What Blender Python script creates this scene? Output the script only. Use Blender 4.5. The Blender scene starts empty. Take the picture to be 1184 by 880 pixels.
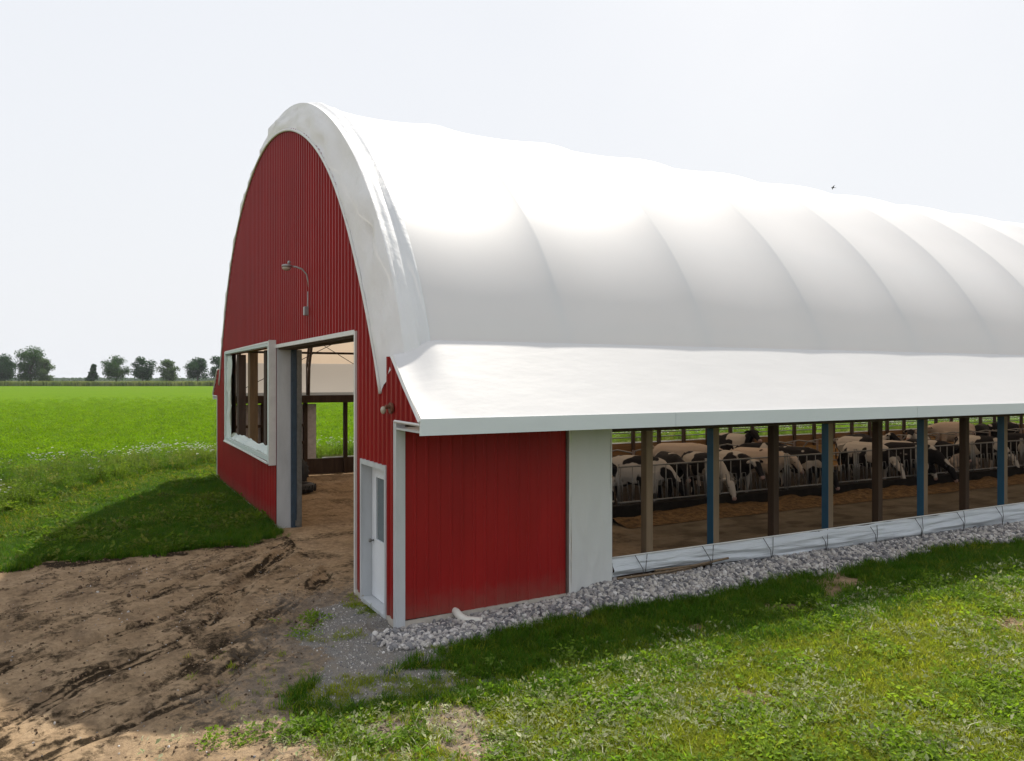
import bpy, bmesh, math, random
import numpy as np
from mathutils import Vector, Matrix
rnd = random.Random(7); rng = np.random.default_rng(7)
PI = math.pi
S = bpy.context.scene
COL = S.collection

# ------------------------------------------------------------ camera, world, sun, exposure
cam = bpy.data.cameras.new('camera'); co = bpy.data.objects.new('camera', cam); COL.objects.link(co)
CAM = np.array([-3.8405, -10.6101, 3.6])
co.location = CAM; co.rotation_euler = (math.radians(90), 0, math.radians(-28.307))
cam.sensor_width = 36; cam.lens = 27.15; cam.shift_y = -2/1184; cam.clip_end = 8000; cam.clip_start = .1
S.camera = co
S.render.resolution_x = 1024; S.render.resolution_y = 761
S.render.engine = 'CYCLES'
S.view_settings.view_transform = 'Standard'; S.view_settings.look = 'None'
S.view_settings.exposure = 0.56; S.view_settings.gamma = 1
SUN = Vector((.56, .55, 1.0)).normalized()
w = bpy.data.worlds.new('World'); S.world = w; w.use_nodes = True
nt = w.node_tree; nt.nodes.clear()
out = nt.nodes.new('ShaderNodeOutputWorld'); bg = nt.nodes.new('ShaderNodeBackground')
sky = nt.nodes.new('ShaderNodeTexSky'); sky.sky_type = 'NISHITA'; sky.sun_disc = False
sky.sun_elevation = math.asin(SUN.z); sky.sun_rotation = math.atan2(SUN.x, SUN.y)
sky.dust_density = 6.0; sky.air_density = 1.6; sky.ozone_density = 1.0
# thin high cloud that veils the whole sky: white at the horizon, thinner overhead
tc = nt.nodes.new('ShaderNodeTexCoord'); sx = nt.nodes.new('ShaderNodeSeparateXYZ'); nt.links.new(tc.outputs['Generated'], sx.inputs[0])
veil = nt.nodes.new('ShaderNodeValToRGB'); nt.links.new(sx.outputs['Z'], veil.inputs[0])
veil.color_ramp.elements[0].position = 0.0; veil.color_ramp.elements[0].color = (6.15, 6.3, 6.55, 1)
e = veil.color_ramp.elements.new(.5); e.color = (6.2, 6.3, 6.5, 1)
veil.color_ramp.elements[1].position = 1.0
veil.color_ramp.elements[-1].color = (4.6, 5.0, 5.6, 1)
e = veil.color_ramp.elements.new(.66); e.color = (5.7, 5.9, 6.3, 1)
cn = nt.nodes.new('ShaderNodeTexNoise'); cn.inputs['Scale'].default_value = 2.2; cn.inputs['Detail'].default_value = 4; nt.links.new(tc.outputs['Generated'], cn.inputs['Vector'])
cm = nt.nodes.new('ShaderNodeMapRange'); nt.links.new(cn.outputs[0], cm.inputs[0]); cm.inputs[1].default_value = .3; cm.inputs[2].default_value = .7; cm.inputs[3].default_value = .93; cm.inputs[4].default_value = 1.0
mx = nt.nodes.new('ShaderNodeMix'); mx.data_type = 'RGBA'; nt.links.new(cm.outputs[0], mx.inputs[0])
nt.links.new(sky.outputs[0], mx.inputs[6]); nt.links.new(veil.outputs[0], mx.inputs[7])
nt.links.new(mx.outputs[2], bg.inputs[0]); bg.inputs[1].default_value = 0.10
nt.links.new(bg.outputs[0], out.inputs[0])
sl = bpy.data.lights.new('sun', 'SUN'); sl.energy = 4.15; sl.angle = math.radians(.9); sl.color = (1, .93, .82)
so = bpy.data.objects.new('sun', sl); COL.objects.link(so); so.rotation_euler = SUN.to_track_quat('Z', 'Y').to_euler(); so.location = (20, 20, 40)

# ------------------------------------------------------------ helpers
class MB:
    """collects geometry, then builds one mesh object"""
    def __init__(s): s.v = []; s.f = []; s.m = []
    def add(s, vs, fs, m=0):
        n = len(s.v); s.v += [tuple(map(float, p)) for p in vs]; s.f += [tuple(n+i for i in f) for f in fs]; s.m += [m]*len(fs)
    def box(s, a, b, m=0):
        (x0, y0, z0), (x1, y1, z1) = a, b
        s.add([(x0,y0,z0),(x1,y0,z0),(x1,y1,z0),(x0,y1,z0),(x0,y0,z1),(x1,y0,z1),(x1,y1,z1),(x0,y1,z1)],
              [(0,3,2,1),(4,5,6,7),(0,1,5,4),(1,2,6,5),(2,3,7,6),(3,0,4,7)], m)
    def tube(s, pts, r, n=8, m=0, caps=True):
        pts = [Vector(p) for p in pts]; rs = r if hasattr(r, '__len__') else [r]*len(pts)
        prev = None; rings = []
        for i, p in enumerate(pts):
            d = (pts[min(i+1, len(pts)-1)] - pts[max(i-1, 0)])
            if d.length < 1e-9: d = Vector((0,0,1))
            d.normalize()
            if prev is None:
                a = d.cross(Vector((0,0,1)));
                if a.length < .1: a = d.cross(Vector((1,0,0)))
            else: a = prev - d*prev.dot(d)
            if a.length < 1e-6: a = d.orthogonal()
            a.normalize(); prev = a; b = d.cross(a)
            rings.append([p + a*(rs[i]*math.cos(2*PI*k/n)) + b*(rs[i]*math.sin(2*PI*k/n)) for k in range(n)])
        vs = [q for rg in rings for q in rg]; fs = []
        for i in range(len(rings)-1):
            for k in range(n):
                k2 = (k+1) % n; fs.append((i*n+k, i*n+k2, (i+1)*n+k2, (i+1)*n+k))
        if caps: fs.append(tuple(range(n-1, -1, -1))); fs.append(tuple((len(rings)-1)*n+k for k in range(n)))
        s.add(vs, fs, m)
    def grid(s, P, m=0):
        """P: array (a,b,3)"""
        a, b = P.shape[:2]; s.add(P.reshape(-1, 3), [(i*b+j, (i+1)*b+j, (i+1)*b+j+1, i*b+j+1) for i in range(a-1) for j in range(b-1)], m)
    def ell(s, c, r, m=0, n=10, k=7):
        vs = [(c[0], c[1], c[2]-r[2])]; fs = []
        for i in range(1, k):
            t = PI*i/k
            for j in range(n): vs.append((c[0]+r[0]*math.sin(t)*math.cos(2*PI*j/n), c[1]+r[1]*math.sin(t)*math.sin(2*PI*j/n), c[2]-r[2]*math.cos(t)))
        vs.append((c[0], c[1], c[2]+r[2])); L = len(vs)-1
        for j in range(n):
            j2 = (j+1) % n; fs.append((0, 1+j2, 1+j)); fs.append((L, 1+(k-2)*n+j, 1+(k-2)*n+j2))
            for i in range(k-2): fs.append((1+i*n+j, 1+i*n+j2, 1+(i+1)*n+j2, 1+(i+1)*n+j))
        s.add(vs, fs, m)
    def mesh(s, name, mats, smooth=False):
        me = bpy.data.meshes.new(name); me.from_pydata(s.v, [], s.f)
        for m in (mats if isinstance(mats, (list, tuple)) else [mats]): me.materials.append(m)
        me.polygons.foreach_set('material_index', s.m)
        if smooth: me.polygons.foreach_set('use_smooth', [True]*len(s.f))
        me.update(); return me
    def build(s, name, mats, parent=None, smooth=False, bevel=0):
        me = s.mesh(name, mats, smooth)
        if bevel:
            bm = bmesh.new(); bm.from_mesh(me); bmesh.ops.bevel(bm, geom=bm.edges[:], offset=bevel, segments=1, affect='EDGES'); bm.to_mesh(me); bm.free()
        o = bpy.data.objects.new(name, me); COL.objects.link(o)
        if parent: o.parent = parent
        return o
def np_mesh(name, V, F, mat, smooth=False, attrs=None):
    """V (n,3), F (m,4) or (m,3)"""
    me = bpy.data.meshes.new(name); k = F.shape[1]
    me.vertices.add(len(V)); me.vertices.foreach_set('co', V.astype(np.float32).ravel())
    me.loops.add(F.size); me.loops.foreach_set('vertex_index', F.astype(np.int32).ravel())
    me.polygons.add(len(F)); me.polygons.foreach_set('loop_start', np.arange(0, F.size, k, dtype=np.int32)); me.polygons.foreach_set('loop_total', np.full(len(F), k, np.int32))
    if smooth: me.polygons.foreach_set('use_smooth', np.ones(len(F), bool))
    for m in (mat if isinstance(mat, list) else [mat]): me.materials.append(m)
    for an, av in (attrs or {}).items():
        at = me.attributes.new(an, 'FLOAT', 'POINT'); at.data.foreach_set('value', av.astype(np.float32).ravel())
    me.update(calc_edges=True); me.validate(); return me
def gridF(a, b):
    i, j = np.meshgrid(np.arange(a-1), np.arange(b-1), indexing='ij'); i = i.ravel(); j = j.ravel()
    return np.stack([i*b+j, (i+1)*b+j, (i+1)*b+j+1, i*b+j+1], 1)
def linko(name, me, parent=None):
    o = bpy.data.objects.new(name, me); COL.objects.link(o)
    if parent: o.parent = parent
    return o
def tag(o, label=None, cat=None, group=None, kind=None):
    if label: o['label'] = label
    if cat: o['category'] = cat
    if group: o['group'] = group
    if kind: o['kind'] = kind
    return o
def empty(name, loc=(0,0,0), rz=0):
    o = bpy.data.objects.new(name, None); COL.objects.link(o); o.location = loc; o.rotation_euler = (0,0,rz); o.empty_display_size = .2; return o

def _h(ix, iy, s):
    n = (ix.astype(np.int64)*374761393 + iy.astype(np.int64)*668265263 + s*1442695041) & 0x7fffffff
    n = ((n ^ (n >> 13))*1274126177) & 0x7fffffff
    return ((n ^ (n >> 16)) & 0xffff)/65535.
def noise(x, y, s=0):
    x = np.asarray(x, float); y = np.asarray(y, float); ix = np.floor(x); iy = np.floor(y); fx = x-ix; fy = y-iy
    fx = fx*fx*(3-2*fx); fy = fy*fy*(3-2*fy)
    return (_h(ix, iy, s)*(1-fx)*(1-fy)+_h(ix+1, iy, s)*fx*(1-fy)+_h(ix, iy+1, s)*(1-fx)*fy+_h(ix+1, iy+1, s)*fx*fy)*2-1
def fbm(x, y, o=4, s=0):
    r = 0; a = .5
    for k in range(o): r = r + a*noise(x*2**k+17.3*k, y*2**k-9.1*k, s+k); a *= .5
    return r
def sdf(x, y, P):
    """signed distance to polygon, negative inside"""
    P = np.array(P, float); d = np.full(x.shape, 1e18); ins = np.zeros(x.shape, bool)
    for i in range(len(P)):
        a = P[i]; b = P[(i+1) % len(P)]; e = b-a; wx = x-a[0]; wy = y-a[1]
        t = np.clip((wx*e[0]+wy*e[1])/(e@e), 0, 1); d = np.minimum(d, (wx-e[0]*t)**2+(wy-e[1]*t)**2)
        c = ((a[1] > y) != (b[1] > y)) & (x < (b[0]-a[0])*(y-a[1])/((b[1]-a[1]) if b[1] != a[1] else 1e-9)+a[0]); ins ^= c
    d = np.sqrt(d); return np.where(ins, -d, d)
def sst(a, b, x): t = np.clip((x-a)/(b-a), 0, 1); return t*t*(3-2*t)
def dline(x, y, L):
    d = np.full(x.shape, 1e9)
    for a, b in zip(L[:-1], L[1:]):
        a = np.array(a, float); e = np.array(b, float)-a; wx = x-a[0]; wy = y-a[1]; t = np.clip((wx*e[0]+wy*e[1])/(e@e), 0, 1)
        d = np.minimum(d, np.hypot(wx-e[0]*t, wy-e[1]*t))
    return d

# ------------------------------------------------------------ materials
class NT:
    def __init__(s, name):
        s.m = bpy.data.materials.new(name); s.m.use_nodes = True; s.t = s.m.node_tree; s.n = s.t.nodes; s.b = s.n['Principled BSDF']; s.o = s.n['Material Output']
    def new(s, t, **k):
        n = s.n.new(t)
        for a, v in k.items(): setattr(n, a, v)
        return n
    def l(s, a, b): s.t.links.new(a, b)
    def coord(s, kind='pos'):
        if kind == 'pos': return s.new('ShaderNodeNewGeometry').outputs['Position']
        return s.new('ShaderNodeTexCoord').outputs['Object']
    def noise(s, scale=5, detail=4, rough=.6, kind='pos', stretch=None, vec=None):
        n = s.new('ShaderNodeTexNoise'); n.inputs['Scale'].default_value = scale; n.inputs['Detail'].default_value = detail; n.inputs['Roughness'].default_value = rough
        v = vec or s.coord(kind)
        if stretch:
            mp = s.new('ShaderNodeMapping'); mp.inputs['Scale'].default_value = stretch; s.l(v, mp.inputs[0]); v = mp.outputs[0]
        s.l(v, n.inputs['Vector']); return n.outputs[0]
    def ramp(s, f, *st):
        r = s.new('ShaderNodeValToRGB'); s.l(f, r.inputs[0]); el = r.color_ramp.elements
        while len(el) < len(st): el.new(.5)
        for e, (p, c) in zip(el, st): e.position = p; e.color = (*c, 1) if len(c) == 3 else c
        return r.outputs[0]
    def mix(s, f, a, b, mode='MIX'):
        m = s.new('ShaderNodeMix', data_type='RGBA', blend_type=mode)
        for i, v in ((0, f), (6, a), (7, b)):
            if hasattr(v, 'links'): s.l(v, m.inputs[i])
            else: m.inputs[i].default_value = v if i == 0 else (*v, 1)
        return m.outputs[2]
    def math(s, op, a, b=0):
        m = s.new('ShaderNodeMath', operation=op)
        for i, v in ((0, a), (1, b)):
            if hasattr(v, 'links'): s.l(v, m.inputs[i])
            else: m.inputs[i].default_value = v
        return m.outputs[0]
    def bump(s, h, st=.3, dist=.02):
        b = s.new('ShaderNodeBump'); b.inputs['Strength'].default_value = st; b.inputs['Distance'].default_value = dist; s.l(h, b.inputs['Height']); s.l(b.outputs[0], s.b.inputs['Normal']); return b.outputs[0]
    def col(s, c):
        if hasattr(c, 'links'): s.l(c, s.b.inputs['Base Color'])
        else: s.b.inputs['Base Color'].default_value = (*c, 1)
    def set(s, rough=.6, metal=0, spec=.5): s.b.inputs['Roughness'].default_value = rough; s.b.inputs['Metallic'].default_value = metal; s.b.inputs['Specular IOR Level'].default_value = spec; return s
    def trans(s, col, fac, nrm=None):
        t = s.new('ShaderNodeBsdfTranslucent')
        if hasattr(col, 'links'): s.l(col, t.inputs[0])
        else: t.inputs[0].default_value = (*col, 1)
        if nrm: s.l(nrm, t.inputs['Normal'])
        mx = s.new('ShaderNodeMixShader'); mx.inputs[0].default_value = fac; s.l(s.b.outputs[0], mx.inputs[1]); s.l(t.outputs[0], mx.inputs[2]); s.l(mx.outputs[0], s.o.inputs['Surface'])
def simple(name, c, rough=.6, metal=0, var=.25, scale=6, spec=.5, bump=0, stretch=None, kind='pos'):
    k = NT(name); k.set(rough, metal, spec); n = k.noise(scale, 5, .65, kind, stretch)
    k.col(k.ramp(n, (.25, tuple(x*(1-var) for x in c)), (.75, tuple(min(1, x*(1+var)) for x in c))))
    if bump: k.bump(n, bump, .01)
    return k.m
M = {}
def red(name, base):
    k = NT(name); k.set(.42, 0, .5)
    n = k.noise(1.3, 5, .6, stretch=(1, 1, .35)); g = k.noise(14, 3, .6, stretch=(1, 1, .12))
    c = k.ramp(n, (.3, tuple(x*.84 for x in base)), (.72, tuple(x*1.12 for x in base)))
    c = k.mix(k.ramp(g, (.5, (0,0,0)), (.8, (.25,.25,.25))), c, (base[0]*.75, base[1]*1.8, base[2]*1.6))
    # splashed dust along the foot of the sheeting
    sz = k.new('ShaderNodeSeparateXYZ'); k.l(k.coord(), sz.inputs[0])
    mr = k.new('ShaderNodeMapRange'); k.l(k.math('ADD', sz.outputs[2], k.math('MULTIPLY', k.noise(5, 4), -.5)), mr.inputs[0]); mr.inputs[1].default_value = .25; mr.inputs[2].default_value = -.25; mr.inputs[3].default_value = 0; mr.inputs[4].default_value = .45
    c = k.mix(mr.outputs[0], c, (.16, .11, .08)); k.col(c)
    k.bump(k.noise(2.5, 2, .5, stretch=(1, 1, .5)), .15, .02); k.set(.5, 0, .22); return k.m
M['red'] = red('red_steel_sheeting', (.27, .008, .008))
M['trim'] = simple('white_trim_metal', (.60, .60, .58), .45, 0, .1, 4)
M['grey'] = simple('weathered_grey_trim', (.46, .48, .50), .45, 0, .15, 3, stretch=(1,1,.3))
M['door'] = simple('white_door_paint', (.72, .75, .78), .35, 0, .06, 3)
M['base'] = simple('dirty_base_trim', (.42, .38, .33), .6, 0, .2, 5)
M['fascia'] = simple('eave_fascia_metal', (.62, .67, .70), .4, 0, .06, 1.5, stretch=(.4,1,1))
def fabric(name, white, tr, fac, wr=.25, wscale=3, stretch=(1, 1, .25), dist=.03):
    k = NT(name); k.set(.5, 0, .35)
    n = k.noise(.8, 5, .6); c = k.ramp(n, (.3, tuple(x*.965 for x in white)), (.7, white)); k.col(c)
    b = k.bump(k.noise(wscale, 4, .55, stretch=stretch), wr, dist); k.trans(tr, fac, b); return k.m
M['roof'] = fabric('translucent_roof_fabric', (.85, .86, .88), (.96, .74, .56), .29, .05, .8)
M['hood'] = fabric('wrinkled_end_fabric', (.84, .86, .89), (.9, .82, .74), .22, .8, 2.4, (1, 1.0, .5), .05)
M['eave'] = fabric('eave_fabric', (.70, .70, .71), (.9, .8, .7), .15, .2, 2.0, (.6, 2, 1), .03)
M['tarp'] = fabric('curtain_fabric', (.70, .74, .78), (.6, .65, .7), .2, 1.0, 2.5, (.22, 1.5, 4.5), .08)
M['panel'] = fabric('curtain_end_sheet', (.62, .64, .64), (.55, .55, .5), .15, .5, 2.2, (1.2, 1, .4), .05)
M['plastic'] = fabric('torn_plastic', (.72, .82, .80), (.6, .7, .65), .3, .8, 6, (1, 1, 1), .03)
M['seam'] = simple('fabric_weld_seam', (.78, .80, .82), .5)
M['wood'] = simple('brown_post_wood', (.045, .028, .018), .8, 0, .35, 8, .15, .3, (1, 1, .1))
M['wood_light'] = simple('pale_post_wood', (.17, .12, .075), .8, 0, .25, 8, .3, .3, (1, 1, .1))
M['wood_dark'] = simple('dark_timber', (.06, .04, .03), .85, 0, .4, 8, .2, .3, (1, 1, .1))
M['wood_brown'] = simple('window_board_wood', (.13, .08, .04), .8, 0, .35, 8, .2, .3, (1, 1, .1))
M['blue'] = simple('blue_post_wrap', (.005, .065, .13), .45, 0, .3, 3, .5, 0, (1, 1, .3))
M['steel'] = simple('galvanised_steel', (.20, .20, .19), .45, .6, .25, 12)
M['truss'] = simple('dark_truss_steel', (.13, .10, .09), .5, .3, .3, 8)
M['black'] = simple('black_rubber', (.015, .015, .016), .7, 0, .3, 10)
M['glass'] = simple('dark_door_glass', (.10, .13, .14), .08, 0, .1, 2, .8)
M['plywood'] = simple('tan_plywood', (.17, .10, .045), .8, 0, .35, 3, .2, 0, (.3, 1, 3))
M['rope'] = simple('dark_rope', (.05, .05, .05), .8)
M['pvc'] = simple('white_plastic_pipe', (.66, .64, .58), .4, 0, .1, 9)
M['concrete'] = simple('kerb_concrete', (.018, .016, .014), .95, 0, .4, 4, .05, .3)
M['lampgrey'] = simple('lamp_grey_metal', (.30, .30, .30), .4, .5, .2, 12)
M['lens'] = simple('frosted_lamp_lens', (.38, .34, .27), .3, 0, .1, 9)
M['rust'] = simple('rusty_brown_metal', (.16, .07, .04), .7, .2, .4, 20)

# ground sheet
k = NT('ground_soil_and_grass'); k.set(1.0, 0, .03)
def att(nm): a = k.new('ShaderNodeAttribute', attribute_name=nm); return a.outputs['Fac']
P = k.coord()
big = k.noise(.35, 5, .6); mid = k.noise(2.2, 6, .65); fine = k.noise(30, 6, .75); vfine = k.noise(95, 4, .7)
grass = k.mix(k.ramp(big, (.35, (0,0,0)), (.65, (1,1,1))), (.055, .095, .012), (.12, .115, .030))
grass = k.mix(k.ramp(fine, (.4, (0,0,0)), (.7, (1,1,1))), grass, (.045, .05, .015))
fieldn = k.noise(.9, 8, .75, stretch=(1, 1, 1)); fieldn2 = k.noise(.06, 5, .6); fst = k.noise(.5, 6, .7, stretch=(.35, 1.3, 1))
field = k.ramp(fieldn, (.34, (.05, .115, .001)), (.5, (.085, .165, .002)), (.68, (.11, .195, .003)))
field = k.mix(k.ramp(fieldn2, (.35, (0,0,0)), (.7, (.55,.55,.55))), field, (.11, .18, .004))
field = k.mix(k.ramp(fst, (.5, (0,0,0)), (.75, (.5,.5,.5))), field, (.065, .145, .006))
base = k.mix(att('field'), grass, field)
dn = k.noise(1.1, 8, .7); ds = k.noise(1.6, 6, .7, stretch=(1.6, .55, 1))
dirt = k.ramp(dn, (.3, (.24, .168, .10)), (.5, (.37, .264, .162)), (.72, (.47, .348, .225)))
dirt = k.mix(k.ramp(ds, (.48, (0,0,0)), (.68, (.75,.75,.75))), dirt, (.15, .105, .07))
dirt = k.mix(k.ramp(fine, (.55, (0,0,0)), (.78, (.6,.6,.6))), dirt, (.12, .085, .055))
dirt = k.mix(k.ramp(vfine, (.62, (0,0,0)), (.75, (.5,.5,.5))), dirt, (.45, .38, .30))
mud_and_dark = k.ramp(fine, (.3, (.018, .013, .008)), (.7, (.065, .047, .030)))
def brk(a, amt=.8, lo=.38, hi=.62):
    f = k.math('ADD', att(a), k.math('MULTIPLY', k.math('SUBTRACT', fine2, .5), amt)); return k.ramp(f, (lo, (0,0,0)), (hi, (1,1,1)))
fine2 = k.noise(9, 9, .78)
dirt = k.mix(k.ramp(fine2, (.42, (0,0,0)), (.66, (.55,.55,.55))), dirt, (.11, .08, .052))
dirt = k.mix(brk('mud_and_dark', 1.8, .27, .68), dirt, mud_and_dark)
greyc = k.ramp(vfine, (.35, (.09, .08, .07)), (.5, (.20, .18, .155)), (.68, (.36, .34, .31))); greyc = k.mix(k.ramp(fine2, (.45, (0,0,0)), (.6, (.7,.7,.7))), greyc, (.12, .09, .065))
dirt = k.mix(brk('grey', 2.2, .35, .95), dirt, greyc)
grav = k.ramp(vfine, (.32, (.07, .065, .06)), (.5, (.22, .21, .195)), (.7, (.42, .41, .39)))
grav = k.mix(k.ramp(mid, (.45, (0,0,0)), (.65, (.7,.7,.7))), grav, (.26, .225, .18))
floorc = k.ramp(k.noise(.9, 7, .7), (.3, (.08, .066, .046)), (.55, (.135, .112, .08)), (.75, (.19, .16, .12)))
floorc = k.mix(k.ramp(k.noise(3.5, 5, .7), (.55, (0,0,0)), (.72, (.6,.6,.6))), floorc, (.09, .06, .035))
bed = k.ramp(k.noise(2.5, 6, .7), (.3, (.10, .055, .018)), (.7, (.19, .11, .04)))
c = k.mix(brk('dirt'), base, dirt); c = k.mix(brk('gravel', 1.2), c, grav); floorc = k.mix(att('mud_and_dark'), floorc, k.ramp(mid, (.3, (.010, .008, .006)), (.7, (.035, .025, .016)))); c = k.mix(att('floor'), c, floorc); c = k.mix(att('bed'), c, bed)
k.col(c)
bh = k.math('ADD', k.math('MULTIPLY', fine, 1.0), k.math('MULTIPLY', vfine, .6)); k.bump(bh, .8, .03)
M['ground'] = k.m

def leaf(name, c1, c2, tr, fac=.4, warm=None, rough=.5, nscale=.5):
    k = NT(name); k.set(rough, 0, .08)
    oi = k.new('ShaderNodeObjectInfo').outputs['Random']
    n = k.noise(nscale, 4, .6)
    c = k.mix(k.ramp(n, (.35, (0,0,0)), (.65, (1,1,1))), c1, c2)
    if warm: c = k.mix(k.ramp(oi, (.55, (0,0,0)), (1, (.9,.9,.9))), c, warm)
    oi2 = k.math('FRACT', k.math('MULTIPLY', oi, 7.31)); c = k.mix(k.math('MULTIPLY', oi2, .7), c, tuple(x*.38 for x in c1)); k.col(c)
    t = k.mix(1, c, tr, 'MULTIPLY'); k.trans(t, fac); return k.m
M['g1'] = leaf('lawn_blade', (.18, .265, .018), (.31, .325, .032), (1.8, 1.9, .9), .45, (.34, .31, .05))
M['g2'] = leaf('lawn_broad_leaf', (.13, .25, .018), (.25, .34, .040), (1.8, 1.9, 1.0), .38, (.14, .20, .05))
M['g3'] = leaf('dry_clippings', (.42, .45, .24), (.32, .38, .17), (1.2, 1.2, 1), .25, (.66, .64, .46))
M['g4'] = leaf('field_leaf', (.125, .235, .004), (.16, .27, .006), (1.6, 1.7, .7), .42, (.20, .29, .012))
M['g5'] = leaf('tall_weed', (.075, .16, .014), (.15, .22, .025), (1.7, 1.7, 1), .4, (.20, .20, .06))
M['g6'] = leaf('grass_tinted_for_shade', (.045, .135, .006), (.075, .165, .009), (1.8, 1.8, 1), .42, (.15, .19, .02))  # shaded copy of the grass green, the barn's shade put into the colour
M['g7'] = leaf('grass_tinted_for_sun', (.20, .22, .016), (.27, .26, .025), (1.9, 1.8, .9), .42, (.34, .28, .05))  # lit copy of the grass, sun warmth put into the colour
M['white_flower'] = leaf('white_flower_heads', (.75, .77, .70), (.75, .77, .70), (1, 1, 1), .3)
k = NT('river_stone'); k.set(.75, 0, .3)
oi = k.new('ShaderNodeObjectInfo').outputs['Random']
c = k.ramp(oi, (0, (.08, .08, .09)), (.25, (.20, .20, .21)), (.5, (.34, .32, .31)), (.75, (.47, .44, .40)), (1, (.66, .64, .62)))
c = k.mix(k.ramp(k.noise(25, 4), (.4, (0,0,0)), (.8, (.4,.4,.4))), c, (.25, .23, .22)); k.col(c); k.bump(k.noise(30, 4), .3, .01); M['stone'] = k.m
def tree_mat(name, c1, c2):
    k = NT(name); k.set(.7, 0, .15); n = k.noise(.35, 4, .6); c = k.mix(k.ramp(n, (.35, (0,0,0)), (.65, (1,1,1))), c1, c2); k.set(1, 0, 0); k.col(c); k.trans(c, .35); return k.m
M['tree_dark'] = tree_mat('dark_tree_leaves', (.028, .070, .030), (.05, .105, .038))
M['tree_mid'] = tree_mat('green_tree_leaves', (.045, .10, .034), (.08, .145, .045))
M['tree_light'] = tree_mat('pale_tree_leaves', (.085, .14, .055), (.125, .185, .075))
M['bark'] = simple('tree_bark', (.07, .055, .045), .9)
M['crop'] = leaf('tall_crop', (.16, .21, .06), (.26, .29, .10), (1.3, 1.3, 1), .3, (.13, .17, .05), nscale=.08)
# coats
def coat(name, white, thr, spot=(.012, .011, .012), scale=1.6):
    k = NT(name); k.set(.75, 0, .1)
    oi = k.new('ShaderNodeObjectInfo').outputs['Random']; v = k.coord('obj')
    ad = k.new('ShaderNodeVectorMath', operation='ADD'); k.l(v, ad.inputs[0]); cx = k.new('ShaderNodeCombineXYZ'); k.l(k.math('MULTIPLY', oi, 37.), cx.inputs[0]); k.l(k.math('MULTIPLY', oi, 11.), cx.inputs[2]); k.l(cx.outputs[0], ad.inputs[1])
    n = k.noise(scale, 2, .4, vec=ad.outputs[0]); c = k.ramp(n, (thr, spot), (thr+.015, white)); k.col(c); return k.m
M['holstein'] = coat('black_and_white_coat', (.40, .365, .32), .50)
M['holstein_dark'] = coat('mostly_black_coat', (.40, .365, .32), .60)
M['cream'] = coat('cream_coat', (.42, .34, .27), .30, (.05, .03, .025), 2.2)
M['muzzle'] = simple('cow_muzzle', (.30, .19, .16), .5)
M['eye'] = simple('eye_black', (.01, .01, .01), .2)

# ------------------------------------------------------------ region masks (world metres)
DIRT = [(-60,10.5),(-9,7.6),(-5.4,6.75),(-4.6,6.9),(-3.2,7.0),(-1.9,6.85),(-.6,7.45),(.4,8.35),(.4,1.9),(-.5,1.5),(-1.2,.3),(-1.2,-1.2),(-1.8,-2.2),(-1.5,-2.9),(-1.75,-3.6),(-2.0,-4.6),(-4,-6),(-9,-7.5),(-60,-9)]
GRAV = [(.1,2.0),(-.45,1.75),(-1.2,.6),(-1.35,-.6),(-1.9,-1.9),(-1.3,-2.65),(-.4,-2.85),(.75,-2.62),(.35,-2.2),(-.55,-1.75),(-.2,-1.35),(.9,-1.25),(1.6,-.9),(1.2,0),(.1,.1)]
BARE = [(-1.6,-2.9),(-.2,-2.75),(.8,-2.6),(.5,-3.15),(-.1,-3.5),(-.6,-3.8),(-1.7,-3.9)]
RUTS = [[(-.06,6.37),(-1.52,3.61),(-2.3,1.51),(-2.78,.83),(-3.33,.35),(-3.89,-.03),(-4.38,-.76),(-5.2,-2.2)],
        [(-.3,6.6),(-.88,5.87),(-2.2,4.51),(-3.07,3.33),(-3.97,3.03),(-5.5,2.7),(-9,2.0)],
        [(.69,5.02),(-.45,2.65),(-1.61,.48),(-2.71,-1.13),(-3.53,-1.6),(-6,-3)],
        [(-.4,5.62),(-1.76,3.36),(-3.08,1.9),(-4.16,1.3),(-4.88,.79),(-8,-.5)],
        [(.23,4.02),(-1.19,1.9),(-2.2,.4),(-3.32,-.7),(-4.25,-1.3),(-7,-2.8)]]
WEEDLO = [(-14,2),(-7.2,9.4),(-5.9,12.2),(-4.3,17.3),(-2.69,20.3),(.6,22.8),(70,23.0)]
WEEDHI = [(-40,12),(-14,19),(-7.3,23.3),(-.6,25.8),(70,26.2)]
BX0, BX1, BY0, BY1 = 0.0, 58.2, 0.0, 18.7
def weed_mask(x, y):
    lo = np.interp(x, [p[0] for p in WEEDLO], [p[1] for p in WEEDLO]); hi = np.interp(x, [p[0] for p in WEEDHI], [p[1] for p in WEEDHI])
    n = fbm(x*.6, y*.6, 3, 40); return sst(-.4, .5, y-lo+n*1.4)*sst(-.4, 1.2, hi-y+n*2.0)
def field_mask(x, y):
    hi = np.interp(x, [p[0] for p in WEEDHI], [p[1] for p in WEEDHI]); return sst(-1, 1.5, y-hi+fbm(x*.6, y*.6, 3, 41)*2.5)
def inside(x, y): return (x > -.02) & (x < BX1) & (y > .02) & (y < BY1)
def dirt_mask(x, y):
    n = fbm(x*1.1, y*1.1, 5, 3)*.8
    d = sst(.22, -.25, sdf(x, y, DIRT)+n*.9); d2 = sst(.25, -.15, sdf(x, y, BARE)+n*.9)*(.55+.45*sst(-.2, .2, fbm(x*3, y*3, 4, 92)))
    patch = sst(.30, .48, fbm(x*.5+3, y*.7, 4, 90))*(y < 0)*(x > -1)*.9
    return np.clip(np.maximum(np.maximum(d, d2), patch), 0, 1)
def grav_mask(x, y):
    n = fbm(x*1.6, y*1.6, 4, 8)*.7; return sst(.18, -.22, sdf(x, y, GRAV)+n*.8)
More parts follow.
